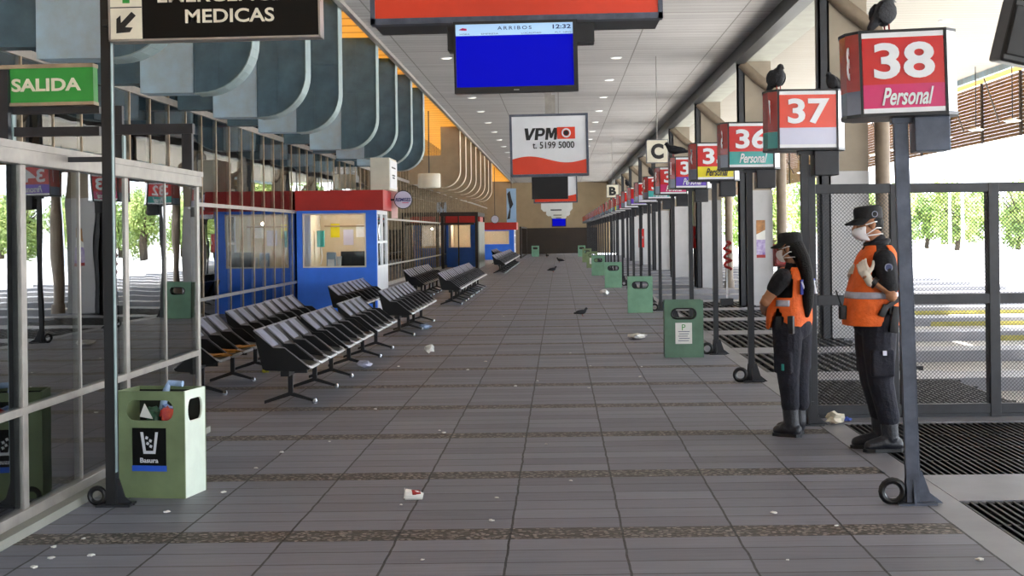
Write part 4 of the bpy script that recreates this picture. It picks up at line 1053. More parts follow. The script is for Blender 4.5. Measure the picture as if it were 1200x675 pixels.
obj('support_post', bx(B(), -0.02, 0.02, 0.05, 0.08, 0, z1), m_white, t); obj('base', bx(B(), -0.15, 0.12, -0.05, 0.15, 0, 0.14), m_steel, t)

# ------------------------------------------------------------------ litter
def scrap(px, py, label, m=m_paper, s=0.04, group=None, seed=0, name='paper_scrap', cat='litter', flat=0.5):
    d = 1.6*F/(py-VY+ROLL*(px-VX)); p = at(px, py, d)
    bm = crumple(B(), (0, 0, 0), (s, s*0.8, s*flat), seed)
    lo = min(v.co.z for v in bm.verts)
    o = obj(name, bm, m, None, False, (p.x, p.y, -lo+0.001)); return tag(o, label, cat, group)
# crumpled cup with a red patch
d = 1.6*F/(586-VY+ROLL*(485-VX)); p = at(485, 586, d)
t = thing('crumpled_cup', 'crumpled white paper cup with a red patch lying on the paving in the foreground', 'litter', (p.x, p.y, 0))
bm = tube(B(), [(-0.05, 0, 0.035), (0.02, 0.0, 0.03), (0.055, 0.0, 0.022)], [0.034, 0.028, 0.02], 10); prism(bm, [(-0.062, 0.01), (-0.04, 0.012), (-0.056, 0.075)], XZ, 0.01)
obj('cup', bm, m_paper, t); obj('red_patch', box(B(), (0.015, -0.012, 0.048), (0.05, 0.035, 0.012), (0.5, 0.1, 0.4)), m_pinkred, t)
scrap(747, 397, 'white crumpled plastic bag on the paving left of the nearest right hand bin', s=0.17, seed=3, name='plastic_bag', flat=0.22)
scrap(503.5, 414, 'white paper ball on the paving beside the aisle benches', s=0.07, seed=4, name='paper_ball', flat=0.8)
scrap(498, 386, 'blue and white wrapper on the paving by the foot of the fourth aisle bench', mat('wrapper_blue', '#9fb4d8', 0.4, 0, 0.3, 12), 0.1, None, 5, 'wrapper', flat=0.4)
scrap(427, 431, 'clear plastic scrap on the paving by the third aisle bench', m_lav, 0.1, None, 6, 'plastic_scrap', flat=0.4)
scrap(312, 437, 'yellow green peel under the aisle benches', mat('peel_yellow', '#b5b53a', 0.6, 0, 0.2, 12), 0.06, None, 7, 'fruit_peel')
scrap(709, 346.5, 'white and dark wrapper on the paving left of the second right hand bin', m_paper, 0.13, None, 8, 'wrapper')
scrap(978, 497, 'crumpled white bag on the floor at the foot of the mesh gate', m_ctext, 0.075, None, 9, 'paper_bag', flat=0.7)
scrap(993, 494, 'small blue scrap beside the white bag at the foot of the mesh gate', mat('scrap_blue', '#3c54a8', 0.5, 0, 0.2, 12), 0.035, None, 10)
rr = random.Random(4)
for (px, py) in [(669, 564), (576, 611), (495, 657), (923, 657), (907, 602), (1148, 657), (640, 521), (582, 584), (980, 617), (386, 518), (262, 578), (146, 581), (196, 601), (98, 632), (63, 642), (40, 666), (60, 655), (107, 652), (232, 567), (300, 549), (668, 414), (569, 424), (604, 453), (630, 447), (548, 434), (467, 430), (590, 371), (692, 429), (750, 442), (752, 430), (515, 505), (520, 508), (470, 592), (330, 531), (690, 455), (440, 480)]:
    scrap(px, py, 'small pale paper scrap lying on the grey paving', m_paper, rr.uniform(0.010, 0.022), 'paper scraps on the paving', rr.randint(0, 999), flat=0.3)

# ------------------------------------------------------------------ pigeons
def pigeon(loc, rz, label, s=1.0, pose='perch'):
    t = thing('pigeon', label, 'pigeon', loc, rz); t.scale = (s, s, s)
    bm = B()
    if pose == 'perch':
        ell(bm, (0, 0, 0.115), (0.065, 0.055, 0.085), (0, 0.35, 0)); ell(bm, (0.035, 0, 0.19), (0.030, 0.028, 0.034)); limb(bm, [(0.02, 0, 0.15), (0.036, 0, 0.19)], [0.042, 0.026])
        limb(bm, [(-0.04, 0, 0.09), (-0.10, 0, 0.02)], [0.04, 0.022]); limb(bm, [(0.06, 0, 0.187), (0.082, 0, 0.178)], [0.009, 0.004])
    else:
        ell(bm, (0, 0, 0.10), (0.10, 0.06, 0.058), (0, -0.15, 0)); limb(bm, [(0.06, 0, 0.12), (0.10, 0, 0.17)], [0.04, 0.028]); ell(bm, (0.105, 0, 0.18), (0.03, 0.026, 0.028))
        limb(bm, [(-0.06, 0, 0.09), (-0.18, 0, 0.075)], [0.042, 0.02]); limb(bm, [(0.125, 0, 0.178), (0.15, 0, 0.168)], [0.009, 0.004])
    remesh('body', bm, 0.006, m_pig, t, 2)
    for sy in (-1, 1):
        bm = B()
        if pose == 'perch': ell(bm, (-0.015, sy*0.05, 0.11), (0.062, 0.016, 0.07), (0, 0.6, 0), 2)
        else: ell(bm, (-0.04, sy*0.053, 0.105), (0.11, 0.014, 0.042), (0, -0.12, 0), 2)
        obj('wing', bm, m_pig, t, True)
        bm = tube(B(), [(0.01, sy*0.022, 0.06), (0.015, sy*0.022, 0.004)], 0.005, 6)
        for a in (-0.5, 0, 0.5): tube(bm, [(0.015, sy*0.022, 0.004), (0.015+0.03*math.cos(a), sy*0.022+0.03*math.sin(a), 0.003)], 0.003, 5)
        obj('leg', bm, m_pinkred, t)
    return t
pigeon((at(1037, 30, 8.4).x, 8.4, 2.735), 0.4, 'dark pigeon perched on top of sign 38', 1.0)
pigeon((at(911, 100, 11.85).x, 11.85, 2.73), -0.9, 'dark pigeon bending down on the left edge of sign 37', 1.0)
pigeon((at(975, 100, 12.0).x, 12.0, 2.73), 2.6, 'small dark pigeon on the right edge of sign 37', 0.78)
pigeon((at(790, 180, 22.3).x, 22.25, 2.73), 2.7, 'dark pigeon on top of the purple banded sign beside the C sign', 1.15, 'stand')
pigeon((at(763, 205, 29.1).x, 29.14, 2.70), 2.7, 'dark pigeon on a bay sign just below the C sign', 0.85)
pigeon((at(735, 221, 36.1).x, 36.0, 2.70), 2.7, 'dark pigeon on a bay sign right of the B sign', 0.9)
def on_floor(px, py):
    d = 1.6*F/(py-VY+ROLL*(px-VX)); p = at(px, py, d); return (p.x, p.y, 0)
pigeon(on_floor(682, 370.5), 0.1, 'dark pigeon walking on the paving in the middle of the hall', 0.8, 'stand')
pigeon(on_floor(648, 319), 0.3, 'dark pigeon far down the hall, nearest of the distant ones', 1.2, 'stand')
pigeon(on_floor(656, 307.5), 2.9, 'dark pigeon far down the hall, right one of the farthest pair', 1.3, 'stand')
pigeon(on_floor(641, 301.5), 1.9, 'dark pigeon far down the hall, left one of the farthest pair', 1.2, 'stand')

# ------------------------------------------------------------------ trees and lamp poles beyond the yard
def leafcloud(bm, c, r, n, rnd, s):
    for _ in range(n):
        v = Vector((rnd.gauss(0, 1), rnd.gauss(0, 1), rnd.gauss(0, 1))); v.normalize(); v *= rnd.uniform(0.55, 1.05)
        p = Vector(c)+Vector((v.x*r[0], v.y*r[1], v.z*r[2]))
        a = Vector((rnd.gauss(0, 1), rnd.gauss(0, 1), rnd.gauss(0, 1))).normalized(); b_ = a.orthogonal().normalized()*s*rnd.uniform(0.6, 1.2); a = a*s*rnd.uniform(0.5, 1.0)
        bm.faces.new([bm.verts.new(p-a), bm.verts.new(p+b_*0.6), bm.verts.new(p+a), bm.verts.new(p-b_*0.6)])
def tree(x, y, h, r, seed, m, label):
    rnd = random.Random(seed); t = thing('tree', label, 'tree', (x, y, -0.15))
    bm = tube(B(), [(0, 0, 0), (0.08*r, 0.02, h*0.25), (-0.05*r, 0, h*0.6)], [0.22, 0.17, 0.08], 8)
    for i in range(6):
        a = rnd.uniform(0, 2*PI); tube(bm, [(0.0, 0, h*(0.25+0.05*i)), (math.cos(a)*r*0.6, math.sin(a)*r*0.6, h*(0.5+0.06*i))], [0.09, 0.03], 6)
    obj('trunk', bm, m_bark, t)
    bm = B()
    for i in range(11):
        a = rnd.uniform(0, 2*PI); q = rnd.uniform(0.1, 0.75)
        leafcloud(bm, (math.cos(a)*r*q, math.sin(a)*r*q, h*rnd.uniform(0.2, 0.82)), (r*0.5, r*0.5, h*0.2), 420, rnd, 0.17)
    obj('crown', bm, m, t)
TR = random.Random(11)
for i in range(19):
    ratio = 0.085+0.021*i; y = (112 if i % 2 else 126)+TR.uniform(-2, 2); x = ratio*y
    h = TR.uniform(5.0, 6.4) if ratio > 0.2 else TR.uniform(7, 8.5)
    lab = ['round green leafy tree, %s from the left in the row beyond the yard', 'loose yellow green tree, %s from the left in the row beyond the yard'][i % 2]
    nth = ['first', 'second', 'third', 'fourth', 'fifth', 'sixth', 'seventh', 'eighth', 'ninth', 'tenth', 'eleventh', 'twelfth', 'thirteenth', 'fourteenth', 'fifteenth', 'sixteenth', 'seventeenth', 'eighteenth', 'nineteenth'][i]
    tree(x, y, h, TR.uniform(1.9, 2.15), 100+i, m_leaf if i % 2 == 0 else m_leaf2, lab % nth)
for px, d, nm in ((1113, 95, 'left one of two'), (1128, 92, 'right one of two')):
    p = at(px, 260, d)
    t = thing('lamp_pole', 'thin white pole before the trees beyond the mesh gate, '+nm, 'pole', (p.x, d, -0.15))
    obj('pole', tube(B(), [(0, 0, 0), (0, 0, 6.0)], [0.12, 0.07], 10), m_white, t); obj('lamp_head', bx(B(), -0.5, 0.1, -0.1, 0.1, 6.0, 6.12), m_white, t)
# ------------------------------------------------------------------ people
def hand(bm, w, d, n, s, sc=1.0, curl=0.5, fat=1.0):
    """w wrist, d along the fingers, n the way the palm faces (fingers curl to it), s towards the thumb"""
    w = Vector(w); d = Vector(d).normalized(); s = Vector(s); s = (s-d*s.dot(d)).normalized(); n = Vector(n); n = (n-d*n.dot(d)-s*n.dot(s)).normalized()
    for k in range(4):      # palm as four rays side by side
        off = s*(0.027-0.018*k)*sc
        limb(bm, [w+off*0.55+d*0.008*sc, w+off+d*0.05*sc, w+off+d*0.085*sc], [0.015*sc*fat, 0.0145*sc*fat, 0.0115*sc*fat], 10)
    L = [0.072, 0.080, 0.074, 0.058]
    for k in range(4):
        p = w+s*(0.029-0.0195*k)*sc+d*0.085*sc; a = 0.12; pts = [p]
        for j, f in enumerate((0.45, 0.32, 0.23)):
            a += curl*(0.8+0.12*k); p = p+(d*math.cos(a)+n*math.sin(a)+s*0.05*(1.5-k))*L[k]*f*sc; pts.append(p)
        limb(bm, pts, [0.0098*sc*fat, 0.0092*sc*fat, 0.0086*sc*fat, 0.0076*sc*fat], 10)
    p = w+s*0.026*sc+d*0.022*sc; pts = [p]
    for dd, f in (((s*0.75+d*0.55+n*0.25), 0.042), ((s*0.45+d*0.8+n*0.35), 0.034), ((s*0.2+d*0.9+n*0.4), 0.026)):
        p = p+dd.normalized()*f*sc; pts.append(p)
    limb(bm, pts, [0.015*sc*fat, 0.0125*sc*fat, 0.0108*sc*fat, 0.0088*sc*fat], 10)

def superring(c, a, b, n=40, e=2.5):
    out = []
    for i in range(n):
        t = 2*PI*i/n; ct, st = math.cos(t), math.sin(t)
        out.append(Vector((c[0]+a*math.copysign(abs(ct)**(2/e), ct), c[1]+b*math.copysign(abs(st)**(2/e), st), c[2])))
    return out

def garment(rings, skip=None, n=40):
    """rings (z, xc, half depth, half width[, xtilt]); skip(angle,z) leaves an opening"""
    bm = B(); R = []
    for r in rings:
        z, xc, a, b_ = r[:4]; tl = r[4] if len(r) > 4 else 0
        pts = superring((xc, 0, z), a, b_, n)
        for p in pts: p.z += tl*(p.x-xc)
        R.append([bm.verts.new(p) for p in pts])
    for i in range(len(R)-1):
        zc = (rings[i][0]+rings[i+1][0])/2
        for k in range(n):
            if skip and skip(2*PI*(k+0.5)/n, zc): continue
            bm.faces.new((R[i][k], R[i][(k+1) % n], R[i+1][(k+1) % n], R[i+1][k]))
    bmesh.ops.delete(bm, geom=[v for v in bm.verts if not v.link_faces], context='VERTS')
    return bm

def solid(o, th, sub=1):
    m = o.modifiers.new('thickness', 'SOLIDIFY'); m.thickness = th; m.offset = 1
    if sub:
        s = o.modifiers.new('smooth', 'SUBSURF'); s.levels = sub; s.render_levels = sub
    for p in o.data.polygons: p.use_smooth = True
    return o

def interp(rings, z):
    for a, b in zip(rings, rings[1:]):
        if a[0] <= z <= b[0]:
            f = (z-a[0])/(b[0]-a[0]); return [a[i]+(b[i]-a[i])*f for i in range(4)]
    return list(rings[0][:4])

def dense(rings, m=4):
    out = []
    for a, b in zip(rings, rings[1:]):
        for j in range(m): out.append([a[i]+(b[i]-a[i])*j/m for i in range(4)])
    out.append(list(rings[-1][:4])); return out

def head(bm, c, s=1.0, tilt=0.0):
    """head facing -X, c the centre of the skull"""
    R = Matrix.Rotation(tilt, 3, 'Y'); C_ = Vector(c)
    P = lambda x, y, z: C_+R @ Vector((x*s, y*s, z*s))
    ell(bm, P(0.008, 0, 0.03), (0.096*s, 0.077*s, 0.092*s)); ell(bm, P(-0.022, 0, -0.035), (0.070*s, 0.062*s, 0.078*s)); ell(bm, P(-0.058, 0, -0.088), (0.030*s, 0.030*s, 0.024*s))
    ell(bm, P(-0.076, 0, 0.03), (0.02*s, 0.055*s, 0.014*s))                                  # brow
    limb(bm, [P(-0.090, 0, 0.015), P(-0.112, 0, -0.028)], [0.010*s, 0.015*s], 10)            # nose
    for sy in (-1, 1):
        ell(bm, P(-0.108, sy*0.011, -0.031), (0.010*s, 0.009*s, 0.008*s), None, 2)
        ell(bm, P(0.012, sy*0.078, -0.008), (0.020*s, 0.010*s, 0.032*s), (0, 0.2, sy*0.3))     # ears
        ell(bm, P(-0.062, sy*0.042, -0.03), (0.025*s, 0.02*s, 0.022*s))
    ell(bm, P(-0.093, 0, -0.060), (0.012*s, 0.024*s, 0.006*s)); ell(bm, P(-0.091, 0, -0.070), (0.012*s, 0.021*s, 0.006*s))
    return P

def cap(par, P, s, name='cap'):
    bm = B()
    rows = [(0.0, 0.104, 0.086), (0.045, 0.106, 0.088), (0.075, 0.103, 0.086), (0.092, 0.09, 0.074), (0.098, 0.05, 0.04)]
    R = []
    for z, a, b_ in rows: R.append([bm.verts.new(P(0.006+a*math.cos(2*PI*k/28), b_*math.sin(2*PI*k/28), 0.038+z)) for k in range(28)])
    for i in range(len(R)-1):
        for k in range(28): bm.faces.new((R[i][k], R[i][(k+1) % 28], R[i+1][(k+1) % 28], R[i+1][k]))
    bm.faces.new(R[-1]); bm.faces.new(list(reversed(R[0])))
    o = obj(name, bm, m_cap, par, True)
    bm = B(); up, dn = [], []
    for k in range(13):
        t = PI/2+PI*(k/12); ox, oy = math.cos(t), math.sin(t)
        up.append((bm.verts.new(P(0.0+0.098*ox, 0.083*oy, 0.048)), bm.verts.new(P(-0.055+0.118*ox, 0.083*oy*0.92, 0.020-0.012*abs(oy)))))
        dn.append((bm.verts.new(P(0.0+0.098*ox, 0.083*oy, 0.040)), bm.verts.new(P(-0.055+0.118*ox, 0.083*oy*0.92, 0.013-0.012*abs(oy)))))
    for i in range(12):
        bm.faces.new((up[i][0], up[i][1], up[i+1][1], up[i+1][0])); bm.faces.new((dn[i][0], dn[i+1][0], dn[i+1][1], dn[i][1])); bm.faces.new((up[i][1], dn[i][1], dn[i+1][1], up[i+1][1]))
    obj('visor', bm, m_cap, o, True)
    return o

def face_mask(par, P):
    bm = B(); R = []
    for j, (z, dx) in enumerate(((-0.024, 0.004), (-0.042, -0.010), (-0.066, -0.008), (-0.095, 0.014))):
        row = []
        for k in range(13):
            t = -1+2*k/12
            row.append(bm.verts.new(P(-0.117+dx+0.085*abs(t)**1.9+(0.012 if j == 3 else 0), 0.066*math.sin(t*1.35), z+0.014*abs(t)*(1.2-j))))
        R.append(row)
    for i in range(3):
        for k in range(12): bm.faces.new((R[i][k], R[i][k+1], R[i+1][k+1], R[i+1][k]))
    o = solid(obj('face_mask', bm, m_mask, par, True), 0.004, 1)
    for sy in (-1, 1):
        for z0, z1, x1 in ((0.0, 0.015, 0.03), (-0.07, -0.03, 0.035), (-0.08, -0.075, 0.075)):
            obj('mask_strap', tube(B(), [P(-0.04, sy*0.069, z0), P(-0.005, sy*0.083, (z0+z1)/2), P(x1, sy*0.082, z1), P(0.085, sy*0.045, z1-0.005)], 0.0045, 6), m_mask, o)
    return o

def boot(bm, ax, ay, az, toe, heel, h=0.07):
    limb(bm, [(ax-0.005, ay, az+0.05), (ax+0.0, ay, 0.17), (ax+0.008, ay, 0.09)], [0.066, 0.062, 0.060])
    limb(bm, [(heel-0.045, ay, 0.052), (ax-0.04, ay, 0.065), (toe+0.10, ay, 0.052), (toe+0.045, ay, 0.042)], [0.052, 0.056, 0.050, 0.042])
def sole(par, toe, heel, ay):
    pts = [(toe, 0), (toe+0.02, -0.035), (toe+0.08, -0.052), (heel-0.12, -0.043), (heel-0.02, -0.042), (heel+0.005, 0), (heel-0.02, 0.042), (heel-0.12, 0.043), (toe+0.08, 0.052), (toe+0.02, 0.035)]
    return obj('sole', prism(B(), [(a, ay+b) for a, b in pts], XY, 0.024), m_gunmetal, par)

# ---- the man in the orange vest
feet = at(1030, 528, 10.5)
man = thing('person', 'man in orange safety vest and white mask holding gloved hands at his chest', 'person', (feet.x, 10.5, 0), 0.06)
Mrings = [(0.905, -0.050, 0.186, 0.212), (0.97, -0.045, 0.190, 0.218), (1.06, -0.034, 0.188, 0.22), (1.15, -0.024, 0.180, 0.22), (1.25, -0.013, 0.162, 0.214), (1.34, -0.002, 0.145, 0.202), (1.40, 0.004, 0.130, 0.17), (1.445, 0.010, 0.105, 0.125), (1.475, 0.008, 0.085, 0.09)]
HC = (-0.058, 0, 1.632)
bm = B()
Pm = head(bm, HC, 1.0, -0.10)
limb(bm, [(-0.03, 0, 1.565), (0.008, 0, 1.46), (0.012, 0, 1.38)], [0.062, 0.066, 0.08])
limb(bm, [(0.0, 0, 1.36), (-0.03, 0, 1.15), (-0.01, 0, 0.95)], [0.11, 0.12, 0.12])
for sy in (-1, 1): limb(bm, [(0.0, sy*0.05, 1.36), (0.0, sy*0.17, 1.35)], [0.08, 0.055])
armL = [(0.0, -0.205, 1.375), (0.020, -0.295, 1.125), (-0.150, -0.262, 1.262)]
armR = [(0.0, 0.205, 1.375), (-0.01, 0.262, 1.13), (-0.155, 0.12, 1.25)]
for a in (armL, armR): limb(bm, a, [0.055, 0.043, 0.029])
hL = dict(d=(-0.22, 0.42, 0.88), n=(0.45, 0.75, -0.3), s=(0.7, -0.3, 0.3))
hR = dict(d=(-0.25, -0.75, 0.55), n=(0.7, -0.3, 0.2), s=(0.2, -0.2, 0.9))
hand(bm, armL[2], curl=0.42, sc=0.95, fat=0.9, **hL); hand(bm, armR[2], curl=0.42, sc=0.95, fat=0.9, **hR)
for sy in (-1, 1): limb(bm, [(-0.01, sy*0.09, 0.92), (-0.012, sy*0.10, 0.5), (0.05, sy*0.10, 0.14)], [0.085, 0.055, 0.04])
remesh('body', bm, 0.0055, m_skin, man, 2)
for sy in (-1, 1):
    bm = B(); ell(bm, Pm(-0.079, sy*0.032, 0.006), (0.012, 0.013, 0.010)); e = obj('eye', bm, m_white, man, True)
    bm = B(); ell(bm, Pm(-0.088, sy*0.032, 0.006), (0.005, 0.006, 0.006)); obj('iris', bm, m_ink, e, True)
bm = B()
for w_, h_ in ((armL[2], hL), (armR[2], hR)):
    bm2 = B(); hand(bm2, w_, curl=0.42, sc=1.0, fat=1.12, **h_)
    dd = Vector(h_['d']).normalized(); limb(bm2, [Vector(w_)-dd*0.03+Vector((0.02, 0, -0.015)), Vector(w_)+dd*0.02], [0.032, 0.031])
    remesh('glove', bm2, 0.0045, m_glove, man, 2)
wa = Vector(armL[2]); fd = (Vector(armL[1])-wa).normalized(); fx, fy = frame_of(fd)
obj('wristwatch', tube(B(), [wa+fd*0.05, wa+fd*0.085], 0.040, 16), m_gunmetal, man, True)
bm = B(); ell(bm, Pm(0.022, 0, 0.012), (0.092, 0.0795, 0.072)); ell(bm, Pm(0.075, 0, -0.02), (0.032, 0.06, 0.045)); remesh('hair', bm, 0.006, m_hair, man, 2)
cm = cap(man, Pm, 1.05)
bm = tube(B(), [Pm(0.03+0.02*math.cos(a), -0.093, 0.07+0.02*math.sin(a)) for a in [2*PI*i/14 for i in range(14)]], 0.003, 5, closed=True); obj('cap_badge', bm, m_sideg, cm)
face_mask(man, Pm)
# shirt with short sleeves and collar
bm = B()
limb(bm, [(0.004, 0, 1.40), (-0.02, 0, 1.2), (-0.035, 0, 1.0)], [0.125, 0.15, 0.15])
for sy in (-1, 1): limb(bm, [(0.0, sy*0.05, 1.36), (0.0, sy*0.14, 1.36)], [0.10, 0.09])
for a in (armL, armR):
    p, q = Vector(a[0]), Vector(a[1]); limb(bm, [p, p+(q-p)*0.35, p+(q-p)*0.72], [0.082, 0.078, 0.070])
limb(bm, [(0.008, 0, 1.43), (0.0, 0, 1.505)], [0.088, 0.076])
remesh('shirt', bm, 0.008, m_shirt, man, 4)
bm = tube(B(), [(0.008+0.082*math.cos(2*PI*i/20)-0.006, 0.078*math.sin(2*PI*i/20), 1.50+0.014*math.cos(2*PI*i/20)) for i in range(20)], 0.018, 8, closed=True); obj('collar', bm, m_shirt, man, True)
p, q = Vector(armL[0]), Vector(armL[1]); bc = p+(q-p)*0.2
ob = obj('sleeve_badge', tube(B(), [bc+Vector((-0.005, -0.0835, 0.0)), bc+Vector((-0.005, -0.075, 0.0))], 0.030, 18), mat('badge_blue', '#283a6e', 0.6, 0, 0.2, 20), man, True)
obj('badge_ring', tube(B(), [bc+Vector((-0.005+0.026*math.cos(a), -0.084, 0.026*math.sin(a))) for a in [2*PI*i/18 for i in range(18)]], 0.003, 5, closed=True), m_sideg, ob)
# the vest: front and back panels open under the arm
def arm_open(t, z):
    a = abs(((t-PI*1.5+PI) % (2*PI))-PI); b = abs(((t-PI*0.5+PI) % (2*PI))-PI); a = min(a, b)
    if z > 1.225: return a < 0.50-0.22*max(0, (z-1.38)/0.1)
    return False
def slit(t, z):
    a = ((t-PI*1.5+PI) % (2*PI))-PI
    return z < 1.03 and (-0.05 < a-0.18 < 0.05+(1.03-z)*3.2)
vest = solid(obj('vest', garment(dense(Mrings, 5), lambda t, z: arm_open(t, z) or slit(t, z), 56), m_orange, man, True), 0.010, 1)
def band(z, w, x0=None, rings=Mrings, m=m_refl, name='reflective_stripe', par=None, skip=None, off=0.012):
    rs = []
    for i in range(5):
        r = interp(rings, z-w/2+w*i/4); rs.append((z-w/2+w*i/4, r[1], r[2]+off, r[3]+off))
    return solid(obj(name, garment(rs, skip, 56), m, par, True), 0.002, 0)
band(1.125, 0.048, par=vest); band(1.205, 0.042, par=vest, skip=lambda t, z: PI*0.7 < t < PI*1.55)
bm = tube(B(), [(0.10*1.0+0.045, -0.07, 1.36), (0.15, -0.06, 1.28)], 0.012, 8); obj('vest_lettering', bx(B(), 0.150, 0.164, -0.12, 0.12, 1.27, 1.37), mat('vest_print_blue', '#3c45a8', 0.5, 0, 0.1, 8), vest)
# trousers
bm = B()
ell(bm, (-0.010, 0, 0.93), (0.172, 0.195, 0.13))
for sy in (-1, 1):
    limb(bm, [(-0.012, sy*0.095, 0.93), (-0.018, sy*0.105, 0.72), (-0.010, sy*0.105, 0.50), (0.028, sy*0.10, 0.33), (0.046, sy*0.10, 0.245)], [0.132, 0.118, 0.094, 0.082, 0.080])
    bm2 = box(bm, (-0.02, sy*0.19, 0.64), (0.17, 0.07, 0.19), None, 0.02)
tr = remesh('trousers', bm, 0.008, m_navy, man, 3)
obj('knife_clip', bx(B(), -0.03, 0.0, -0.235, -0.226, 0.70, 0.735, 0.003), m_lav, tr)
for sy, dx in ((-1, 0.0), (1, -0.04)):
    bm = B(); boot(bm, 0.05+dx*0.3, sy*0.10, 0.22, -0.14+dx, 0.145+dx); b_ = remesh('boot', bm, 0.007, m_boot, man, 3, floor=0.008); sole(b_, -0.145+dx, 0.145+dx, sy*0.10)
# holster with pistol on the left hip, radio at the front
bm = box(B(), (0.055, -0.245, 0.955), (0.062, 0.045, 0.19), (0, 0.16, 0), 0.012); box(bm, (0.035, -0.235, 1.03), (0.03, 0.03, 0.08), (0, 0.1, 0), 0.006)
hol = obj('holster', bm, m_gunmetal, man, True)
bm = box(B(), (0.035, -0.25, 1.07), (0.15, 0.03, 0.034), (0, -0.55, 0), 0.006); box(bm, (-0.025, -0.25, 1.02), (0.045, 0.032, 0.09), (0, 0.5, 0), 0.008); obj('pistol_grip', bm, m_gunmetal, hol, True)
bm = box(B(), (-0.262, -0.03, 1.0), (0.05, 0.065, 0.10), None, 0.01); tube(bm, [(-0.27, -0.03, 1.05), (-0.315, -0.05, 1.16)], 0.006, 6); obj('radio', bm, m_gunmetal, man, True)

# ---- the woman with the long ponytail
pf = at(930, 510, 11.3)
wo = thing('person', 'woman with a long black ponytail, dark cap and orange safety vest standing with folded arms', 'person', (pf.x, 11.3, 0), -0.60)
Wr = [(0.83, -0.03, 0.150, 0.185), (0.90, -0.025, 0.155, 0.19), (0.98, -0.02, 0.150, 0.185), (1.06, -0.015, 0.142, 0.178), (1.15, -0.01, 0.134, 0.172), (1.22, 0.0, 0.118, 0.158), (1.27, 0.005, 0.098, 0.125), (1.305, 0.008, 0.078, 0.085)]
WC = (-0.012, 0, 1.455)
bm = B()
Pw = head(bm, WC, 0.93, -0.05)
limb(bm, [(0.01, 0, 1.40), (0.012, 0, 1.30), (0.01, 0, 1.24)], [0.05, 0.052, 0.065]); limb(bm, [(0.0, 0, 1.2), (-0.01, 0, 1.05), (0.0, 0, 0.86)], [0.09, 0.095, 0.10])
for sy in (-1, 1): limb(bm, [(0.0, sy*0.04, 1.21), (0.0, sy*0.14, 1.215)], [0.06, 0.045])
aL = [(0.0, -0.165, 1.235), (-0.11, -0.245, 1.045), (-0.215, -0.07, 0.985)]
aR = [(0.0, 0.165, 1.235), (-0.09, 0.22, 1.045), (-0.215, 0.03, 1.06)]
for a in (aL, aR): limb(bm, a, [0.050, 0.040, 0.027])
hand(bm, aL[2], d=(-0.35, 0.85, -0.25), n=(0.6, 0.2, 0.1), s=(0.1, 0.2, 0.9), curl=0.35, sc=0.9)
hand(bm, aR[2], d=(-0.3, -0.8, -0.45), n=(0.7, -0.2, -0.1), s=(0.1, -0.3, 0.9), curl=0.35, sc=0.9)
for sy in (-1, 1): limb(bm, [(0.0, sy*0.085, 0.84), (0.0, sy*0.09, 0.46), (0.02, sy*0.09, 0.13)], [0.075, 0.05, 0.036])
remesh('body', bm, 0.0055, m_skin, wo, 2)
for sy in (-1, 1):
    bm = B(); ell(bm, Pw(-0.079, sy*0.032, 0.006), (0.011, 0.012, 0.009)); e = obj('eye', bm, m_white, wo, True)
    bm = B(); ell(bm, Pw(-0.088, sy*0.032, 0.006), (0.005, 0.006, 0.006)); obj('iris', bm, m_ink, e, True)
bm = B()
ell(bm, Pw(0.028, 0, 0.015), (0.088, 0.077, 0.088)); ell(bm, Pw(0.05, 0, -0.035), (0.055, 0.068, 0.062))
limb(bm, [Pw(0.055, 0, -0.01), (0.100, -0.015, 1.37), (0.135, -0.03, 1.27), (0.152, -0.04, 1.15), (0.150, -0.04, 1.02), (0.143, -0.04, 0.94)], [0.074, 0.060, 0.055, 0.053, 0.045, 0.022])
remesh('hair', bm, 0.007, m_hair, wo, 3)
cap(wo, Pw, 0.95); face_mask(wo, Pw)
bm = B()
for sy in (-1, 1): tube(bm, [Pw(-0.105, sy*0.034+0.02*math.cos(a), 0.004+0.018*math.sin(a)) for a in [2*PI*i/12 for i in range(12)]], 0.0025, 5, closed=True); tube(bm, [Pw(-0.10, sy*0.056, 0.008), Pw(-0.05, sy*0.076, 0.008), Pw(0.01, sy*0.08, 0.004)], 0.0025, 5)
obj('eyeglasses', bm, m_chrome, wo)
bm = B()
limb(bm, [(0.005, 0, 1.22), (-0.005, 0, 1.06), (-0.01, 0, 0.86)], [0.098, 0.118, 0.125]); ell(bm, (0, 0, 0.9), (0.135, 0.165, 0.10))
for sy in (-1, 1): limb(bm, [(0.0, sy*0.04, 1.215), (0.0, sy*0.11, 1.22)], [0.08, 0.072])
for a in (aL, aR):
    p, q = Vector(a[0]), Vector(a[1]); limb(bm, [p, p+(q-p)*0.25, p+(q-p)*0.45], [0.072, 0.069, 0.063])
limb(bm, [(0.01, 0, 1.26), (0.008, 0, 1.315)], [0.072, 0.06])
remesh('shirt', bm, 0.008, m_shirt, wo, 4)
def w_arm(t, z):
    a = abs(((t-PI*1.5+PI) % (2*PI))-PI); b = abs(((t-PI*0.5+PI) % (2*PI))-PI); a = min(a, b)
    return z > 1.07 and a < 0.62-0.35*max(0, (z-1.2)/0.1)
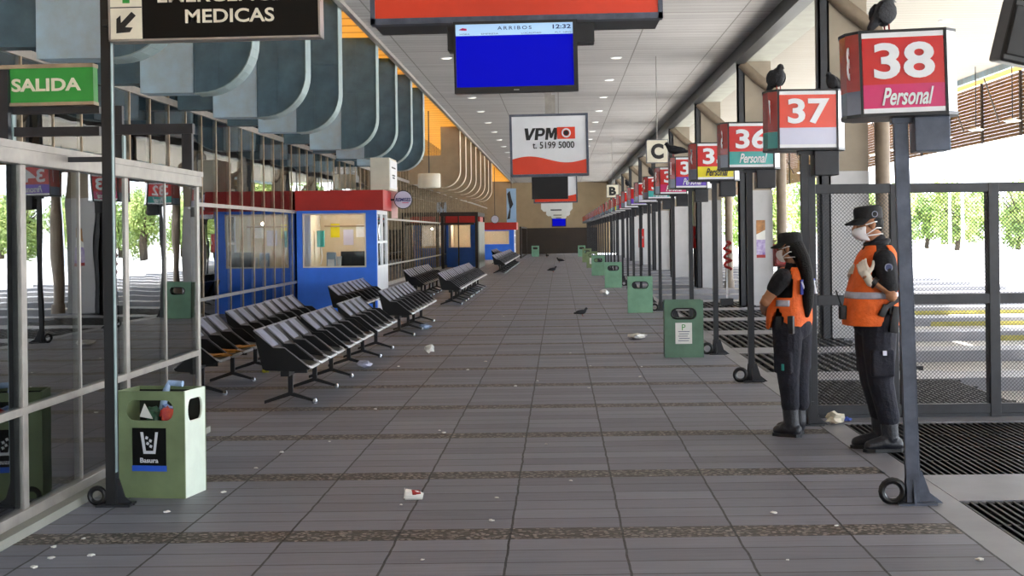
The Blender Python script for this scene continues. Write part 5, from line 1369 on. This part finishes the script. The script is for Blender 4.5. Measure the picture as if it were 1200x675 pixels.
def w_slit(t, z):
    a = ((t-PI*1.5+PI) % (2*PI))-PI
    return z < 1.0 and abs(a+0.05) < (1.0-z)*2.6
vw = solid(obj('vest', garment(dense(Wr, 5), lambda t, z: w_arm(t, z) or w_slit(t, z), 64), m_orange, wo, True), 0.009, 1)
band(1.035, 0.05, rings=Wr, par=vw, skip=lambda t, z: not (PI*1.5-0.15 < t < PI*1.5+0.45), off=0.011)
bm = B()
for y0, z0, y1, z1 in ((-0.12, 1.2, -0.05, 1.1), (-0.05, 1.1, -0.06, 1.2), (0.03, 1.1, 0.10, 1.2), (0.10, 1.2, 0.12, 1.1)): tube(bm, [(0.137, y0, z0), (0.146, y1, z1)], 0.010, 6)
obj('back_lettering', bm, m_white, vw); 
obj('back_print', bx(B(), 0.128, 0.1395, -0.125, 0.125, 1.10, 1.215), MATS['vest_print_blue'], vw)
bm = B()
ell(bm, (-0.003, 0, 0.85), (0.150, 0.175, 0.13))
for sy in (-1, 1):
    limb(bm, [(0.0, sy*0.085, 0.84), (0.0, sy*0.092, 0.64), (0.004, sy*0.092, 0.46), (0.015, sy*0.09, 0.30), (0.018, sy*0.09, 0.24)], [0.122, 0.108, 0.086, 0.072, 0.072])
    box(bm, (0.0, sy*0.165, 0.58), (0.15, 0.06, 0.17), None, 0.02)
tr = remesh('trousers', bm, 0.008, m_navy, wo, 3)
obj('pocket_tag', bx(B(), 0.0, 0.022, -0.205, -0.196, 0.52, 0.57, 0.003), m_teal, tr)
bm = box(B(), (-0.02, -0.185, 0.885), (0.05, 0.035, 0.10), None, 0.01); obj('belt_pouch', bm, m_gunmetal, wo, True)
bm = box(B(), (0.07, -0.17, 0.87), (0.05, 0.04, 0.14), None, 0.012); obj('holster', bm, m_gunmetal, wo, True)
for sy, dx in ((-1, 0.0), (1, -0.06)):
    bm = B(); boot(bm, 0.02+dx*0.4, sy*0.09, 0.22, -0.135+dx, 0.105+dx); b_ = remesh('boot', bm, 0.007, m_boot, wo, 3, floor=0.008); sole(b_, -0.14+dx, 0.105+dx, sy*0.09)
